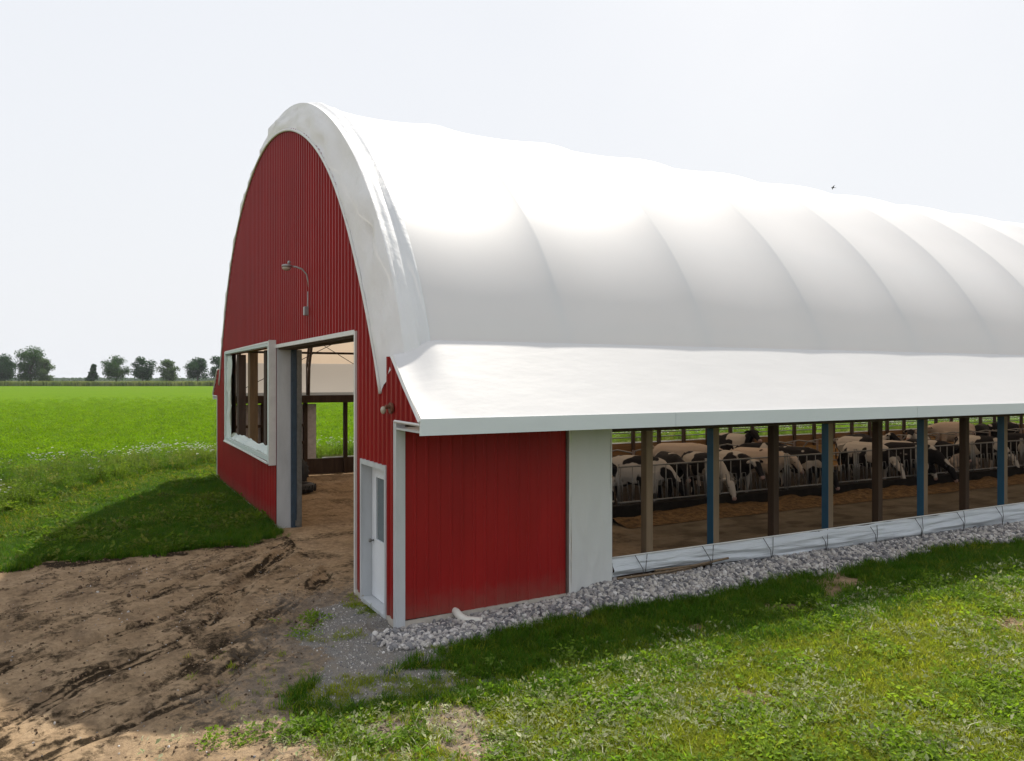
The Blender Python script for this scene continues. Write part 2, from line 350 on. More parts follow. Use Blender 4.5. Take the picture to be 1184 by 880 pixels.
def bank_h(x): return np.interp(x, [-1, 0, 2.8, 3.4, 16, 60], [-.05, -.04, .035, .19, .12, .12])
def bank_edge(x): return -.80 - .13*noise(x*.8, x*0, 5) - .1*noise(x*2.7, x*0, 6)
def stone_mask(x, y):
    e = bank_edge(x) + np.where(x < 2.5, -.25*sst(2.5, .5, x), 0)
    return sst(.10, -.05, e-y)*(y < .0)*sst(-.55, -.1, x)*(x < BX1)
def height(x, y):
    z = .025*fbm(x*.35, y*.35, 3, 20) + .012*fbm(x*1.5, y*1.5, 3, 21)
    near = sst(60, 30, np.hypot(x, y)); z = z*near
    ins = inside(x, y)
    # bank of stones against the long wall
    t = sst(-1.15, -.12, y); z = np.where((x > -.4) & (y < .3), z*(1-t)+bank_h(x)*t, z)
    # churned drive
    dm = dirt_mask(x, y)*(~ins)
    z = z + dm*(.022*fbm(x*1.7, y*1.2, 5, 50) + .018*fbm(x*5, y*5, 3, 51))
    ua = -.57*x-.82*y; va = .82*x-.57*y
    st_ = fbm(ua*.7, va*4.2, 5, 52); z = z + dm*(.014*st_ + .012*fbm(x*9, y*9, 3, 53) + .03*np.clip(fbm(x*3.1, y*3.1, 5, 54)-.05, 0, 1))
    for i, L in enumerate(RUTS):
        wob = .10*fbm(x*1.3, y*1.3, 3, 60+i); d = dline(x, y, L)+wob
        z = z - dm*(.045+.02*noise(x*2, y*2, 70+i))*np.exp(-(d/.20)**2)*(.6+.4*np.cos(d*2*PI/.125)) + dm*.03*np.exp(-((d-.26)/.10)**2)
    # tyre tread imprint
    d = dline(x, y, [(-2.2,-1.95),(-2.93,-2.35),(-3.3,-2.7)]); s_ = (x*.8+y*.6)
    z = z + np.exp(-(d/.28)**4)*.018*np.sin(s_*2*PI/.14+3*fbm(x*2, y*2, 2, 71))
    wm = weed_mask(x, y)*near; z = z + .18*wm*(y > 8)
    z = np.where(ins, 0.0+.012*fbm(x*.9, y*.9, 4, 30), z)
    return z
def mud_mask(x, y):
    m = 0
    for i, L in enumerate(RUTS):
        wob = .16*fbm(x*1.5, y*1.5, 4, 60+i); d = np.abs(dline(x, y, L)+wob); d = d*1.0; m = np.maximum(m, np.exp(-(d/(.24 if i in (0,2,4) else .17))**2)*(.45+.55*np.cos(d*2*PI/.125))*(.5+.9*sst(-.25, .25, fbm(x*1.2, y*1.2, 3, 77+i))))
    edge = np.exp(-((sdf(x, y, DIRT)+.25)/.3)**2)*(y > 5)*(x < .2)*1.5*sst(-.35, .1, fbm(x*1.6, y*1.6, 4, 85))
    big_ = .9*sst(.0, .33, fbm(x*.9+5, y*.5, 5, 88))*.75*sst(3.6, 1.2, y)*sst(-2.2, -.9, y+.2*x)
    ua = -.57*x-.82*y; va = .82*x-.57*y
    st_ = fbm(ua*.7, va*4.2, 5, 52); stk = sst(-.10, -.38, st_)*.45
    clot = sst(.12, .34, fbm(x*3.1, y*3.1, 5, 54)+.35*fbm(x*.7, y*.7, 3, 55))*.5
    m = np.maximum(m*sst(-.5, .1, fbm(ua*1.5, va*5, 4, 56)+.1), np.maximum(stk, clot))
    return np.clip(np.maximum(np.maximum(m, edge), big_*sst(-.35, .15, fbm(x*4, y*4, 4, 57))), 0, 1)

# ------------------------------------------------------------ ground: one sheet to the horizon
def axis(lo, hi, st, far, g=1.18):
    a = list(np.arange(lo, hi+st/2, st)); s_ = st
    while a[-1] < far: s_ *= g; a.append(a[-1]+s_)
    s_ = st; b = []; c_ = lo
    while c_ > -far: s_ *= g; c_ -= s_; b.append(c_)
    return np.array(b[::-1]+a)
ax = axis(-6.5, 14, .05, 6000, 1.12); ay = axis(-7.5, 9, .05, 6000, 1.12)
X, Y = np.meshgrid(ax, ay, indexing='ij'); Z = height(X, Y)
ins = inside(X, Y)
V = np.stack([X, Y, Z], -1).reshape(-1, 3)
att_ = dict(dirt=np.where(ins, 1.0, dirt_mask(X, Y)), gravel=np.maximum(grav_mask(X, Y), stone_mask(X, Y))*(~ins), mud_and_dark=np.where(ins, np.maximum(sst(5.4, 5.9, Y)*sst(11.6, 10.8, Y)*(X > 7.5), .45*sst(.0, .3, fbm(X*1.2, Y*2, 4, 151))), mud_mask(X, Y)*(1-grav_mask(X, Y))),  # indoors this mask also blackens the alley band behind the feed barrier
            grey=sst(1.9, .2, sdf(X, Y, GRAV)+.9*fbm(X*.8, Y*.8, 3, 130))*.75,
            field=field_mask(X, Y)*(~ins)*(((Y-421)*.88+(X+8)*.475) < 3), floor=ins*sst(3.5, 8.5, X+.8*fbm(X*.7, Y*.7, 3, 150)), bed=(ins & (Y > 11.2+.5*fbm(X*.8, Y*.8, 3, 95)) & (X > 8))*1.0)  # floor tone darkens inward from the door, indoor dimness put into its colour
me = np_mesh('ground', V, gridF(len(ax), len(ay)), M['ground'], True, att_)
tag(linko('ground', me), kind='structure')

# ------------------------------------------------------------ the barn
barn = empty('fabric_barn')
tag(barn, 'long red steel barn with white arched fabric roof and open side, beside a muddy drive', 'barn')
YC = 9.35; LEN = 58.0; BAY = 3.06; X0 = .6
OUT = np.array([(0,10.12),(.9,10.06),(1.7,9.93),(2.5,9.76),(3.6,9.40),(4.9,8.78),(5.95,8.08),(6.92,7.3),(7.6,6.62),(8.22,5.87),(8.66,5.15),(9.0,4.47),(9.13,4.17)])
INN = np.array([(0,9.5),(1.04,9.44),(2.09,9.24),(2.9,9.02),(3.6,8.73),(4.2,8.44),(5.06,7.98),(5.93,7.33),(6.52,6.7),(7.25,5.86),(7.68,5.25),(7.99,4.73),(8.3,4.23),(8.45,3.93),(8.70,3.38)])
def curve(P, n):
    Q = np.concatenate([P[::-1]*[-1, 1], P[1:]]); s = np.concatenate([[0], np.cumsum(np.hypot(*np.diff(Q, axis=0).T))]); s = s/s[-1]*2-1
    cx = np.polynomial.polynomial.polyfit(s, Q[:, 0], 9); cz = np.polynomial.polynomial.polyfit(s, Q[:, 1], 10)
    t = np.linspace(-1, 1, n); return np.polynomial.polynomial.polyval(t, cx), np.polynomial.polynomial.polyval(t, cz)
def arch_pts(P, n):
    d, z = curve(P, n); return YC+d, z     # from near side (y small) to far side
def normals2(y, z):
    ty = np.gradient(y); tz = np.gradient(z); l = np.hypot(ty, tz); return -tz/l, ty/l   # outward (up)
NA = 97
oy, oz = arch_pts(OUT, NA); ony_, onz_ = normals2(oy, oz)
# roof cover, one continuous sheet sagging between the hoops
xs = []; sag = []
nb = int(LEN/BAY)
for b in range(nb+1):
    for u in np.linspace(0, 1, 13)[:-1]:
        x = X0+(b-1)*BAY+.6 if False else X0+b*BAY+u*BAY-.56
        xs.append(x); sag.append(u)
xs = np.array(xs); sag = np.array(sag); ok = (xs >= .04) & (xs <= LEN); 
def sagf(x):
    u = ((x-.04)/BAY) % 1.0; return 1-(2*u-1)**2
rd = [X0]+[.04+BAY*k_ for k_ in range(1, 19)]
xs = np.array(sorted(set([round(v_, 4) for a_, b_ in zip(rd[:-1], rd[1:]) for v_ in [a_, a_+.03, b_-.03]+list(a_+(b_-a_)*np.linspace(.05, .95, 12))]+[rd[-1]])))
XX, TT = np.meshgrid(xs, np.arange(NA), indexing='ij')
prof = sst(1, 19, np.minimum(TT, NA-1-TT))*(1-.8*sst(26, 44, np.minimum(TT, NA-1-TT)))
u = np.where(XX < 3.10, np.clip((XX-.6)/2.5, 0, 1), ((XX-.04)/BAY) % 1.0)
amp = .16*(1-np.abs(2*u-1)**2.2)*prof + .006*prof*fbm(XX*1.2, TT*.25, 3, 5)
P = np.stack([XX, oy[TT]-ony_[TT]*amp, oz[TT]-onz_[TT]*amp], -1)
me = np_mesh('roof_cover', P.reshape(-1, 3), gridF(len(xs), NA)[:, ::-1], M['roof'], True)
linko('roof_cover', me, barn)
# end hood: the sheet pulled over the first hoop and tucked back on to the gable wall
iy, iz = arch_pts(INN, NA)
oy2 = oy.copy(); oz2 = oz.copy()
OUT2 = np.concatenate([OUT, [(9.215, 3.90)]]); oy, oz = arch_pts(OUT2, NA); ony_, onz_ = normals2(oy, oz)
tl = 3.78
for side in (0, 1):
    pass
# band: outer edge to wall edge
rows = []
nr = 9
lo_o = (.12, 3.80); lo_i = (.72, 3.40)
for r in range(nr):
    t = r/(nr-1)
    y = oy*(1-t)+iy*t; z = oz*(1-t)+iz*t; x = .16*(1-t)**1.5 - .035*t
    wr = .075*math.sin(PI*t)**.6*fbm(np.arange(NA)*.33+r*.10, np.full(NA, r*.30), 4, 15) + .06*math.sin(PI*t)*noise(np.arange(NA)*.75+r*.28, np.full(NA, .1*r), 19)
    rows.append(np.stack([x-wr*1.6-.02*math.sin(PI*t), y-ony_*wr*0, z], -1))
band = np.array(rows)
# bottom tail points dip under the eave edge
mb = MB(); 
linko('end_band', np_mesh('end_band', band.reshape(-1, 3), gridF(nr, NA), M['hood'], True), barn)
# strip on top between the band and the first full bay
ns = 12; rows = []
for r in range(ns):
    t = r/(ns-1); x = .16+(X0-.16+.0)*t
    wr = (.07*fbm(np.arange(NA)*.10+r*.02, np.full(NA, r*.62), 4, 25) + .05*noise(np.arange(NA)*.06, np.full(NA, r*.9), 26))*math.sin(PI*min(1, t*1.0))
    rows.append(np.stack([np.full(NA, x)+wr*.3, oy+ony_*(wr+.012*t), oz+onz_*(wr+.012*t)], -1))
linko('end_strip', np_mesh('end_strip', np.array(rows).reshape(-1, 3), gridF(ns, NA)[:, ::-1], M['hood'], True), barn)
# thin bright bead along the wall edge of the band
mb = MB(); mb.tube([(-.045, iy[i], iz[i]) for i in range(0, NA)], .03, 6); mb.build('edge_bead', M['trim'], barn, True)
# eave covers, near and far
for side in (0, 1):
    f = (lambda y: y) if side == 0 else (lambda y: BY1-y)
    exs = np.concatenate([[-.03, 0.0], np.arange(.15, 2.0, .1), np.arange(2.0, LEN, .4), [LEN]]); nn = 15
    P = np.zeros((len(exs), nn, 3))
    for i, x in enumerate(exs):
        t0 = float(sst(0, .7, np.array(x))); yt, zt = .15+.045*t0, 3.95+.235*t0
        for j in range(nn):
            s_ = j/(nn-1); a = (1-s_); w_ = math.exp(-max(x, 0)*1.1)
            bow = .05*math.sin(PI*s_)
            wr = .022*w_*math.sin(PI*s_)*float(noise(np.array(x*4.5+s_*2.5), np.array(s_*1.5), 31))*2 + .006*float(fbm(np.array(x*.9), np.array(s_*3), 3, 33))
            y = yt*a+(-.98)*s_; z = zt*a+3.06*s_
            P[i, j] = (x, f(y-(-bow+wr)*-.6+0), z-bow*.8+wr)
    F = gridF(len(exs), nn); F = F[:, ::-1] if side else F
    linko('eave_cover', np_mesh('eave_cover', P.reshape(-1, 3), F, M['eave'], True), barn)
    mb = MB(); x = -.05
    segs = [-.05, 4.3, 10.4, 16.5, 22.6, 28.7, 34.8, 40.9, 47, 53, LEN]
    for a, b in zip(segs[:-1], segs[1:]):
        ya, yb = sorted((f(-1.01), f(-.975))); mb.box((a, ya, 2.84), (b-.006, yb, 3.065))
    mb.build('fascia', M['fascia'], barn)
    mb = MB(); ya, yb = sorted((f(-.975), f(-.02))); mb.box((-.04, ya, 2.87), (LEN, yb, 2.90)); mb.build('soffit', M['grey'], barn)
    # rake trim down the gable end of the eave
    mb = MB(); mb.tube([(-.045, f(.13), 3.93), (-.05, f(-.42), 3.47), (-.05, f(-.99), 3.02)], .03, 4); mb.tube([(-.045, f(-.98), 2.98), (-.045, f(.02), 2.985)], .022, 4)
    mb.build('rake_trim', M['trim'], barn)
    # timber plate carrying the hoops and the header over the opening
    mb = MB(); ya, yb = sorted((f(.03), f(.19))); mb.box((.15, ya, 2.70), (LEN, yb, 2.868)); ya, yb = sorted((f(.19), f(.40))); mb.box((.15, ya, 2.705), (LEN, yb, 2.98)); mb.build('header_beam', M['wood_dark'], barn)

# gable wall
def top(y):
    d = abs(y-YC)
    z1 = np.interp(y, iy, iz, left=0, right=0)+.04
    yy = y if y < YC else BY1-y
    z2 = 3.93+.0 if yy > .15 else 3.93+(yy-.15)*(3.93-3.03)/1.13
    if yy < .9: return z2
    return max(z1, 0)
OPEN = [(2.02, 8.39, 0, 4.34), (8.62, 15.70, 1.72, 4.38), (.47, 1.60, 0, 2.22)]
def wall_strips(prof, tops, opens, zb):
    """prof: list of (y, x); quads between successive points, cut by the openings"""
    mb = MB()
    for (ya, xa), (yb, xb) in zip(prof[:-1], prof[1:]):
        ym = (ya+yb)/2; iv = [(zb(ym), None)]
        segs = []; lo = zb(ym)
        for (o0, o1, z0, z1) in sorted(opens, key=lambda q: q[2]):
            if o0 < ym < o1:
                if z0 > lo: segs.append((lo, z0))
                lo = z1
        segs.append((lo, None))
        for a, b in segs:
            ta = b if b is not None else tops(ya); tb = b if b is not None else tops(yb)
            if max(ta, tb) <= a: continue
            mb.add([(xa, ya, a), (xb, yb, a), (xb, yb, max(tb, a)), (xa, ya, max(ta, a))], [(0, 3, 2, 1)])
    return mb
prof = []; y = -.97; cuts = sorted([o[0] for o in OPEN]+[o[1] for o in OPEN]+[0.0, 18.7])
while y < 19.67:
    prof += [(y, 0), (y+.12, 0), (y+.138, -.032), (y+.182, -.032), (y+.20, 0)]; y += .2001
def xat(yv): return float(np.interp(yv, [p[0] for p in prof], [p[1] for p in prof]))
prof = sorted(set(prof+[(c_, xat(c_)) for c_ in cuts]+[(19.67, 0)])); prof = [p for p in prof if p[0] <= 19.67]
zb = lambda y: .06 if 0 <= y <= 18.7 else 2.985
wall_strips(prof, top, OPEN, zb).build('gable_wall', M['red'], barn)
lin = [(y_, .16) for y_ in sorted(set(list(np.arange(.05, 18.66, .3))+[c_ for c_ in cuts if .05 < c_ < 18.6]+[18.65]))]
wall_strips(lin, lambda y: top(y)-.1, OPEN, lambda y: .02).build('gable_lining', M['wood_light'], barn)
# base and corner trims
mb = MB()
for a, b in ((-.0, .47), (1.6, 2.02), (8.39, 18.7)): mb = MB(); mb.box((-.035, a, -.02), (.0-.003, b, .085)); mb.build('base_trim', M['base'], barn)
mb = MB(); mb.box((-.04, -.035, -.05), (.10, .085, 2.983)); mb.build('corner_trim', M['grey'], barn)
mb = MB(); mb.box((-.04, 18.64, -.02), (.10, 18.735, 2.98)); mb.build('corner_trim', M['grey'], barn)
# big door opening: jambs, header, steel stripe
mb = MB(); mb.box((-.02, 8.39, 0), (.31, 8.46, 4.34)); mb.build('door_jamb', M['grey'], barn)
mb = MB(); mb.box((.315, 8.34, 0), (.44, 8.43, 4.34)); mb.build('door_track', simple('blue_black_steel', (.035, .06, .09), .4), barn)
mb = MB(); mb.box((.443, 8.32, 0), (.56, 8.42, 4.3)); mb.box((.40, 8.29, .05), (.52, 8.31, .18)); mb.build('track_guard', M['steel'], barn)
mb = MB(); mb.box((-.045, 1.955, .03), (.14, 2.02, 4.40)); mb.build('door_jamb', M['trim'], barn)
mb = MB(); mb.box((-.045, 2.021, 4.34), (.02, 8.62, 4.42)); mb.build('door_head_trim', M['trim'], barn)
mb = MB(); mb.box((.02, 2.02, 4.30), (.45, 8.39, 4.62)); mb.build('door_header', M['wood_dark'], barn)
# framed window box
wf = MB()
wf.box((-.19, 8.47, 1.55), (-.0-.004, 8.66, 4.50)); wf.box((-.19, 15.60, 1.62), (-.004, 15.78, 4.46)); wf.box((-.19, 8.662, 4.39), (-.004, 15.598, 4.455)); wf.box((-.19, 8.662, 1.61), (.28, 15.598, 1.72))
wfo = wf.build('window_frame', M['plastic'], barn)
mb = MB(); mb.box((-.20, 8.43, 1.52), (-.004, 8.468, 4.53)); mb.build('side_cover', M['trim'], wfo)
mb = MB(); mb.tube([(-.16, 8.6, 4.49), (-.17, 12, 4.475), (-.16, 15.7, 4.46)], .035, 5); mb.tube([(-.20, 8.6, 1.56), (-.18, 12, 1.58), (-.2, 15.75, 1.6)], .03, 5); mb.build('edge_strip', M['trim'], wfo)
for yy, wd, mt in ((12.3, .34, 'wood_brown'), (9.95, .3, 'wood_dark'), (14.3, .3, 'wood_dark')):
    mb = MB(); mb.box((.02, yy, 1.721), (.24, yy+wd, 4.34)); mb.build('window_post', M[mt], wfo)
# torn plastic sheeting round the window
Pn = np.zeros((14, 26, 3))
for i in range(14):
    for j in range(26):
        t = j/25; wd = .28+.32*math.sin(PI*t)**2*0+.12*math.sin(t*9)*0; Pn[i, j] = (-.12+.05*noise(i*.5, j*.4, 3), 15.55-(i/13)*(.55+.35*(t-.5)**2*2.2), 1.72+2.6*t)
linko('plastic_sheet', np_mesh('plastic_sheet', Pn.reshape(-1, 3), gridF(14, 26), M['plastic'], True), wfo)
Pn = np.zeros((60, 10, 3))
for i in range(60):
    for j in range(10):
        t = i/59; s_ = j/9; hgt = .14+.05*float(noise(i*.2, 0, 9)); Pn[i, j] = (-.14+.30*s_*.6+.03*float(noise(i*.5, j*.6, 12)), 8.75+6.75*t, 1.735+hgt*s_+.012*float(noise(i*.9, j*.5, 11)))
linko('plastic_sheet', np_mesh('plastic_sheet', Pn.reshape(-1, 3), gridF(60, 10), M['plastic'], True), wfo)
# man door
mb = MB(); mb.box((-.05, .40, .02), (.15, .468, 2.30)); mb.box((-.05, 1.602, .02), (.17, 1.665, 2.30)); mb.box((-.05, .469, 2.222), (.15, 1.601, 2.30)); mb.box((-.05, .469, -.02), (.2, 1.601, .06)); fr = mb.build('door_frame', M['grey'], barn)
mb = MB()
x0, x1 = .135, .175; ly0, ly1, lz0, lz1 = .475, 1.595, .07, 2.215; py0, py1, pz0, pz1 = .72, 1.36, 1.02, 2.02
mb.box((x0, ly0, lz0), (x1, py0, lz1)); mb.box((x0, py1, lz0), (x1, ly1, lz1)); mb.box((x0, py0, lz0), (x1, py1, pz0)); mb.box((x0, py0, pz1), (x1, py1, lz1))
dl = mb.build('side_door', M['door'], barn)
mb = MB(); mb.box((x0+.012, py0, pz0), (x1-.012, py1, pz1)); mb.build('window_pane', M['glass'], dl)
mb = MB()
for a, b in (((x0-.012, py0-.03, pz0-.03), (x0-.001, py0, pz1+.03)), ((x0-.012, py1, pz0-.03), (x0-.001, py1+.03, pz1+.03)), ((x0-.012, py0, pz0-.03), (x0-.001, py1, pz0)), ((x0-.012, py0, pz1), (x0-.001, py1, pz1+.03))): mb.box(a, b)
mb.build('pane_frame', M['door'], dl)
mb = MB(); mb.tube([(x0, 1.50, .98), (x0-.05, 1.50, .98)], .014, 8); mb.ell((x0-.065, 1.50, .98), (.03, .032, .032)); mb.build('door_knob', M['steel'], dl, True)
# red side wall, then the hung white sheet
prof2 = []; x = .10
while x < 2.85: prof2 += [(x, 0), (x+.13, 0), (x+.145, -.014), (x+.175, -.014), (x+.19, 0)]; x += .1905
prof2 = [p for p in prof2 if p[0] <= 2.86]+[(2.86, 0)]; mb = MB()
for (xa, a), (xb, b) in zip(prof2[:-1], prof2[1:]):
    mb.add([(xa, a, .10), (xb, b, .10), (xb, b, 2.868), (xa, a, 2.868)], [(0, 1, 2, 3)])
mb.build('side_wall', M['red'], barn)
mb = MB(); mb.box((.10, .10, .0), (2.86, .12, 2.86)); mb.box((2.86, .04, 0), (2.9, 3.0, 2.9)); mb.build('wall_lining', M['wood_dark'], barn)
mb = MB(); mb.add([(.10, -.03, -.02), (2.86, -.03, .02), (2.86, -.03, .125), (.10, -.03, .085), (.10, .0, -.02), (2.86, .0, .02), (2.86, .0, .125), (.10, .0, .085)], [(0,1,2,3), (3,2,6,7), (1,5,6,2), (0,3,7,4)]); mb.build('base_trim', M['base'], barn)
mb = MB(); mb.box((2.862, -.035, 0), (2.90, .035, 2.868)); mb.build('wall_end_trim', simple('dark_brown_trim', (.10, .07, .06), .6), barn)
mb = MB(); mb.box((2.902, -.045, .04), (2.935, .035, 2.868)); mb.build('wall_end_trim', M['trim'], barn)
Pn = np.zeros((30, 50, 3))
for i in range(30):
    for j in range(50):
        t = i/29; s_ = j/49; Pn[i, j] = (2.936+.785*t, -.05-.03*math.sin(PI*t)-.07*float(fbm(np.array(t*3+1), np.array(s_*2.5), 4, 14))*(1.3-s_)-.04*(1-s_)**3, .09+2.77*s_)
linko('end_curtain', np_mesh('end_curtain', Pn.reshape(-1, 3), gridF(30, 50), M['panel'], True), barn)
mb = MB(); mb.box((3.722, -.06, .14), (3.738, .03, 2.868)); mb.build('wall_end_trim', M['trim'], barn)
# posts, both long sides
for side in (0, 1):
    f = (lambda y: y) if side == 0 else (lambda y: BY1-y)
    for kx in range(3 if side == 0 else 1, 38):
        x = kx*1.527+.02
        ya, yb = sorted((f(.035), f(.185)))
        mb = MB(); mb.box((x-.07, ya, -.05), (x+.07, yb, 2.70))
        if side == 0 and kx % 2 == 0:
            mb2 = MB(); mb2.box((x-.078, ya-.004, .05), (x-.072, yb+.006, 2.695)); po = mb.build('wall_post', M['wood_light'], barn); mb2.build('post_wrap', M['blue'], po)
        else:
            mb.build('wall_post', M['wood_light' if (kx == 3 and side == 0) else ('wood' if side == 0 else 'wood_dark')], barn)
            if side == 0:
                pass
# side curtains, rolled down, with lacing cord
for side in (0, 1):
    f = (lambda y: y) if side == 0 else (lambda y: BY1-y)
    cx = np.arange(3.74, LEN, .10 if side == 0 else .3); nj = 15; P = np.zeros((len(cx), nj, 3))
    for j in range(nj):
        s_ = j/(nj-1); bot = np.interp(cx, [3.7, 5.2, 6.6, 16, 60], [.27, .30, .20, .15, .15]); zt_ = .60-.015*np.sin((cx-.6)/1.527*PI*2)**2
        bul = .07*np.sin(PI*s_)**.7 + .07*fbm(cx*.45, np.full(len(cx), s_*5.), 4, 44) + .035*noise(cx*1.7+s_*3, np.full(len(cx), s_*6.), 46) + .02*np.sin(s_*15+cx*.7)*np.exp(-(cx-3.7)*.4)
        P[:, j, 0] = cx; P[:, j, 1] = f(-.02-bul); P[:, j, 2] = zt_*(s_)+bot*(1-s_)
    Fm = gridF(len(cx), nj); linko('side_curtain', np_mesh('side_curtain', P.reshape(-1, 3), Fm, M['tarp'], True), barn)
    mb = MB(); mb.tube([(x, f(-.03), .605) for x in np.arange(3.74, LEN, 1.5)], .014, 5); mb.build('curtain_rail', M['trim'], barn, True)
    mb = MB(); ya, yb = sorted((f(.035), f(.07))); mb.box((3.74 if not side else .2, ya, .0), (LEN if not side else 9, yb, .58)); mb.build('curb_board', M['wood_dark'], barn)
    if side:
        for z_ in (.80, 1.02): mb = MB(); mb.box((9, yb+.13, z_), (LEN, yb+.16, z_+.05)); mb.build('pen_rail', M['steel'], barn)
    if side: mb = MB(); mb.box((9.002, ya, .0), (LEN, yb, .58)); mb.build('curb_board', M['plywood'], barn)
    if side == 0:
        for kx in range(0, 34):
            x = 4.35+kx*1.5; mb = MB(); mb.tube([(x-.13, -.05, .60), (x-.03, -.14, .38), (x, -.13, .18)], .006, 4); mb.tube([(x+.13, -.05, .60), (x+.03, -.14, .38), (x, -.13, .18)], .006, 4); mb.tube([(x, -.13, .19), (x+.01, -.16, .08)], .007, 4)
            mb.build('lacing_cord', M['rope'], barn)
    else:
        mb = MB(); mb.box((.2, BY1-.03, .1), (3.5, BY1, 2.65)); mb.build('far_side_panel', simple('pale_far_panel', (.55, .53, .55), .6), barn)
# loose boards showing where the first curtain is torn
for a, b, z0, z1, yy in ((3.75, 5.4, .20, .24, -.12), (3.8, 5.9, .27, .30, -.10), (4.6, 6.3, .31, .335, -.09)):
    mb = MB(); mb.tube([(a, yy-.02, z0), ((a+b)/2, yy-.05, (z0+z1)/2-.015), (b, yy, z1)], .022, 5); mb.build('curtain_roll', M['wood_light'], barn)
# hoops
def truss_mesh():
    mb = MB(); n = 45; ty, tz = arch_pts(OUT, n); ny, nz = normals2(ty, tz)
    o_ = [(0, ty[i]-ny[i]*.06, tz[i]-nz[i]*.06) for i in range(n)]; i_ = [(0, ty[i]-ny[i]*.42, tz[i]-nz[i]*.42) for i in range(n)]
    o_ = [(0, ty[0]+.08, 2.99)]+o_+[(0, ty[-1]-.08, 2.99)]; i_ = [(0, ty[0]+.30, 2.99)]+i_+[(0, ty[-1]-.30, 2.99)]
    mb.tube(o_, .045, 6); mb.tube(i_, .05, 6)
    for q in range(0, len(o_)-1): mb.tube([o_[q], i_[q+1]] if q % 2 else [i_[q], o_[q+1]], .028, 4)
    return mb.mesh('roof_hoop', M['truss'], True)
tm = truss_mesh()
for b in range(19):
    o = linko('roof_hoop', tm, barn); o.location = (.62 if b == 0 else .04+b*BAY, 0, 0)
for d_, z_ in ((8.55, 4.55), (-8.55, 4.55), (7.3, 6.35), (-7.3, 6.35), (5.2, 8.0), (-5.2, 8.0), (2.6, 9.2), (-2.6, 9.2)):
    mb = MB(); mb.tube([(.2, YC+d_, z_), (LEN, YC+d_, z_)], .045, 6); mb.build('purlin', M['truss'] if abs(d_) < 8 else M['wood'], barn, True)
mb = MB()
for s_ in (1, -1):
    for b in (0, 1):
        mb.tube([(.7+b*BAY*0, YC+s_*8.75, 3.2), (6.4, YC+s_*7.3, 6.3)], .012, 4); mb.tube([(.7, YC+s_*7.3, 6.3), (6.4, YC+s_*8.75, 3.2)], .012, 4)
mb.build('brace_cable', M['rope'], barn)
# short girts beside the door inside
mb = MB()
for z_ in (1.18, 1.82): mb = MB(); mb.box((.2, 18.38, z_), (3.0, 18.46, z_+.10)); mb.build('wall_girt', M['wood_dark'], barn)
# rear wall
mb = MB()
for ya, yb in ((0, 5), (13.5, 18.7)):
    yy = np.linspace(ya, yb, 12)
    for a, b in zip(yy[:-1], yy[1:]): mb.add([(LEN, a, 0), (LEN, b, 0), (LEN, b, top(b)), (LEN, a, top(a))], [(0, 1, 2, 3)])
yy = np.linspace(5, 13.5, 16)
for a, b in zip(yy[:-1], yy[1:]): mb.add([(LEN, a, 4.3), (LEN, b, 4.3), (LEN, b, top(b)+.5), (LEN, a, top(a)+.5)], [(0, 1, 2, 3)])
mb.build('rear_wall', M['red'], barn)

# ------------------------------------------------------------ fixtures on the gable
t = tag(empty('wall_lamp', (0, 5.24, 5.54)), 'grey gooseneck lamp with flat wide head high on the red gable', 'lamp'); t.scale = (.62, .62, .80)
mb = MB(); mb.tube([(-.03, 0, -.08), (-.05, 0, .06), (-.10, .0, .24), (-.24, .04, .37), (-.44, .08, .42), (-.52, .10, .42)], .022, 8); mb.build('lamp_arm', M['lampgrey'], t, True)
mb = MB(); mb.box((-.03, -.06, -.14), (-.0, .06, .02)); mb.build('wall_plate', M['lampgrey'], t, bevel=.004)
mb = MB(); mb.ell((-.70, .12, .43), (.18, .12, .05), 0, 14, 8); mb.ell((-.64, .12, .52), (.05, .05, .05)); mb.build('lamp_head', M['lampgrey'], t, True)
mb = MB(); mb.ell((-.72, .12, .37), (.14, .10, .06), 0, 14, 8); mb.build('lamp_lens', M['lens'], t, True)
t = tag(empty('junction_box', (0, 5.24, 4.98)), 'small grey electrical box on the red gable directly below the gooseneck lamp', 'electrical box')
mb = MB(); mb.box((-.12, -.05, -.09), (-.022, .05, .09)); mb.build('box_body', M['lampgrey'], t, bevel=.01)
mb = MB(); mb.tube([(-.035, 0, .09), (-.035, 0, .40)], .012, 6); mb.build('conduit', M['lampgrey'], t)
t = tag(empty('wall_light', (-.022, .20, 3.17)), 'small round caged wall light with rusty back above the white side door', 'lamp')
mb = MB(); mb.tube([(0, 0, 0), (-.03, 0, 0)], .085, 14); mb.build('back_plate', M['rust'], t)
mb = MB(); mb.tube([(-.03, 0, .02), (-.10, 0, .02)], .032, 10); mb.build('lamp_base', M['rust'], t)
mb = MB(); mb.ell((-.12, .03, -.03), (.042, .045, .06)); mb.build('lamp_globe', M['lens'], t, True)
t = tag(empty('drain_pipe', (.90, 0, .0)), 'short white plastic elbow pipe lying on stones at the foot of the red side wall', 'drain pipe')
mb = MB(); mb.tube([(0, .02, .115), (0, -.06, .115), (.0, -.11, .10), (.03, -.16, .055), (.10, -.24, .03), (.28, -.36, .02)], [.055, .055, .06, .062, .056, .056], 14, caps=False)
mb.tube([(.28, -.36, .02), (.10, -.24, .03)], [.048, .048], 14, caps=False); mb.build('pipe_elbow', M['pvc'], t, True)
mb = MB(); mb.tube([(.262, -.348, .021), (.285, -.363, .02)], .063, 14); mb.build('pipe_collar', M['pvc'], t, True)

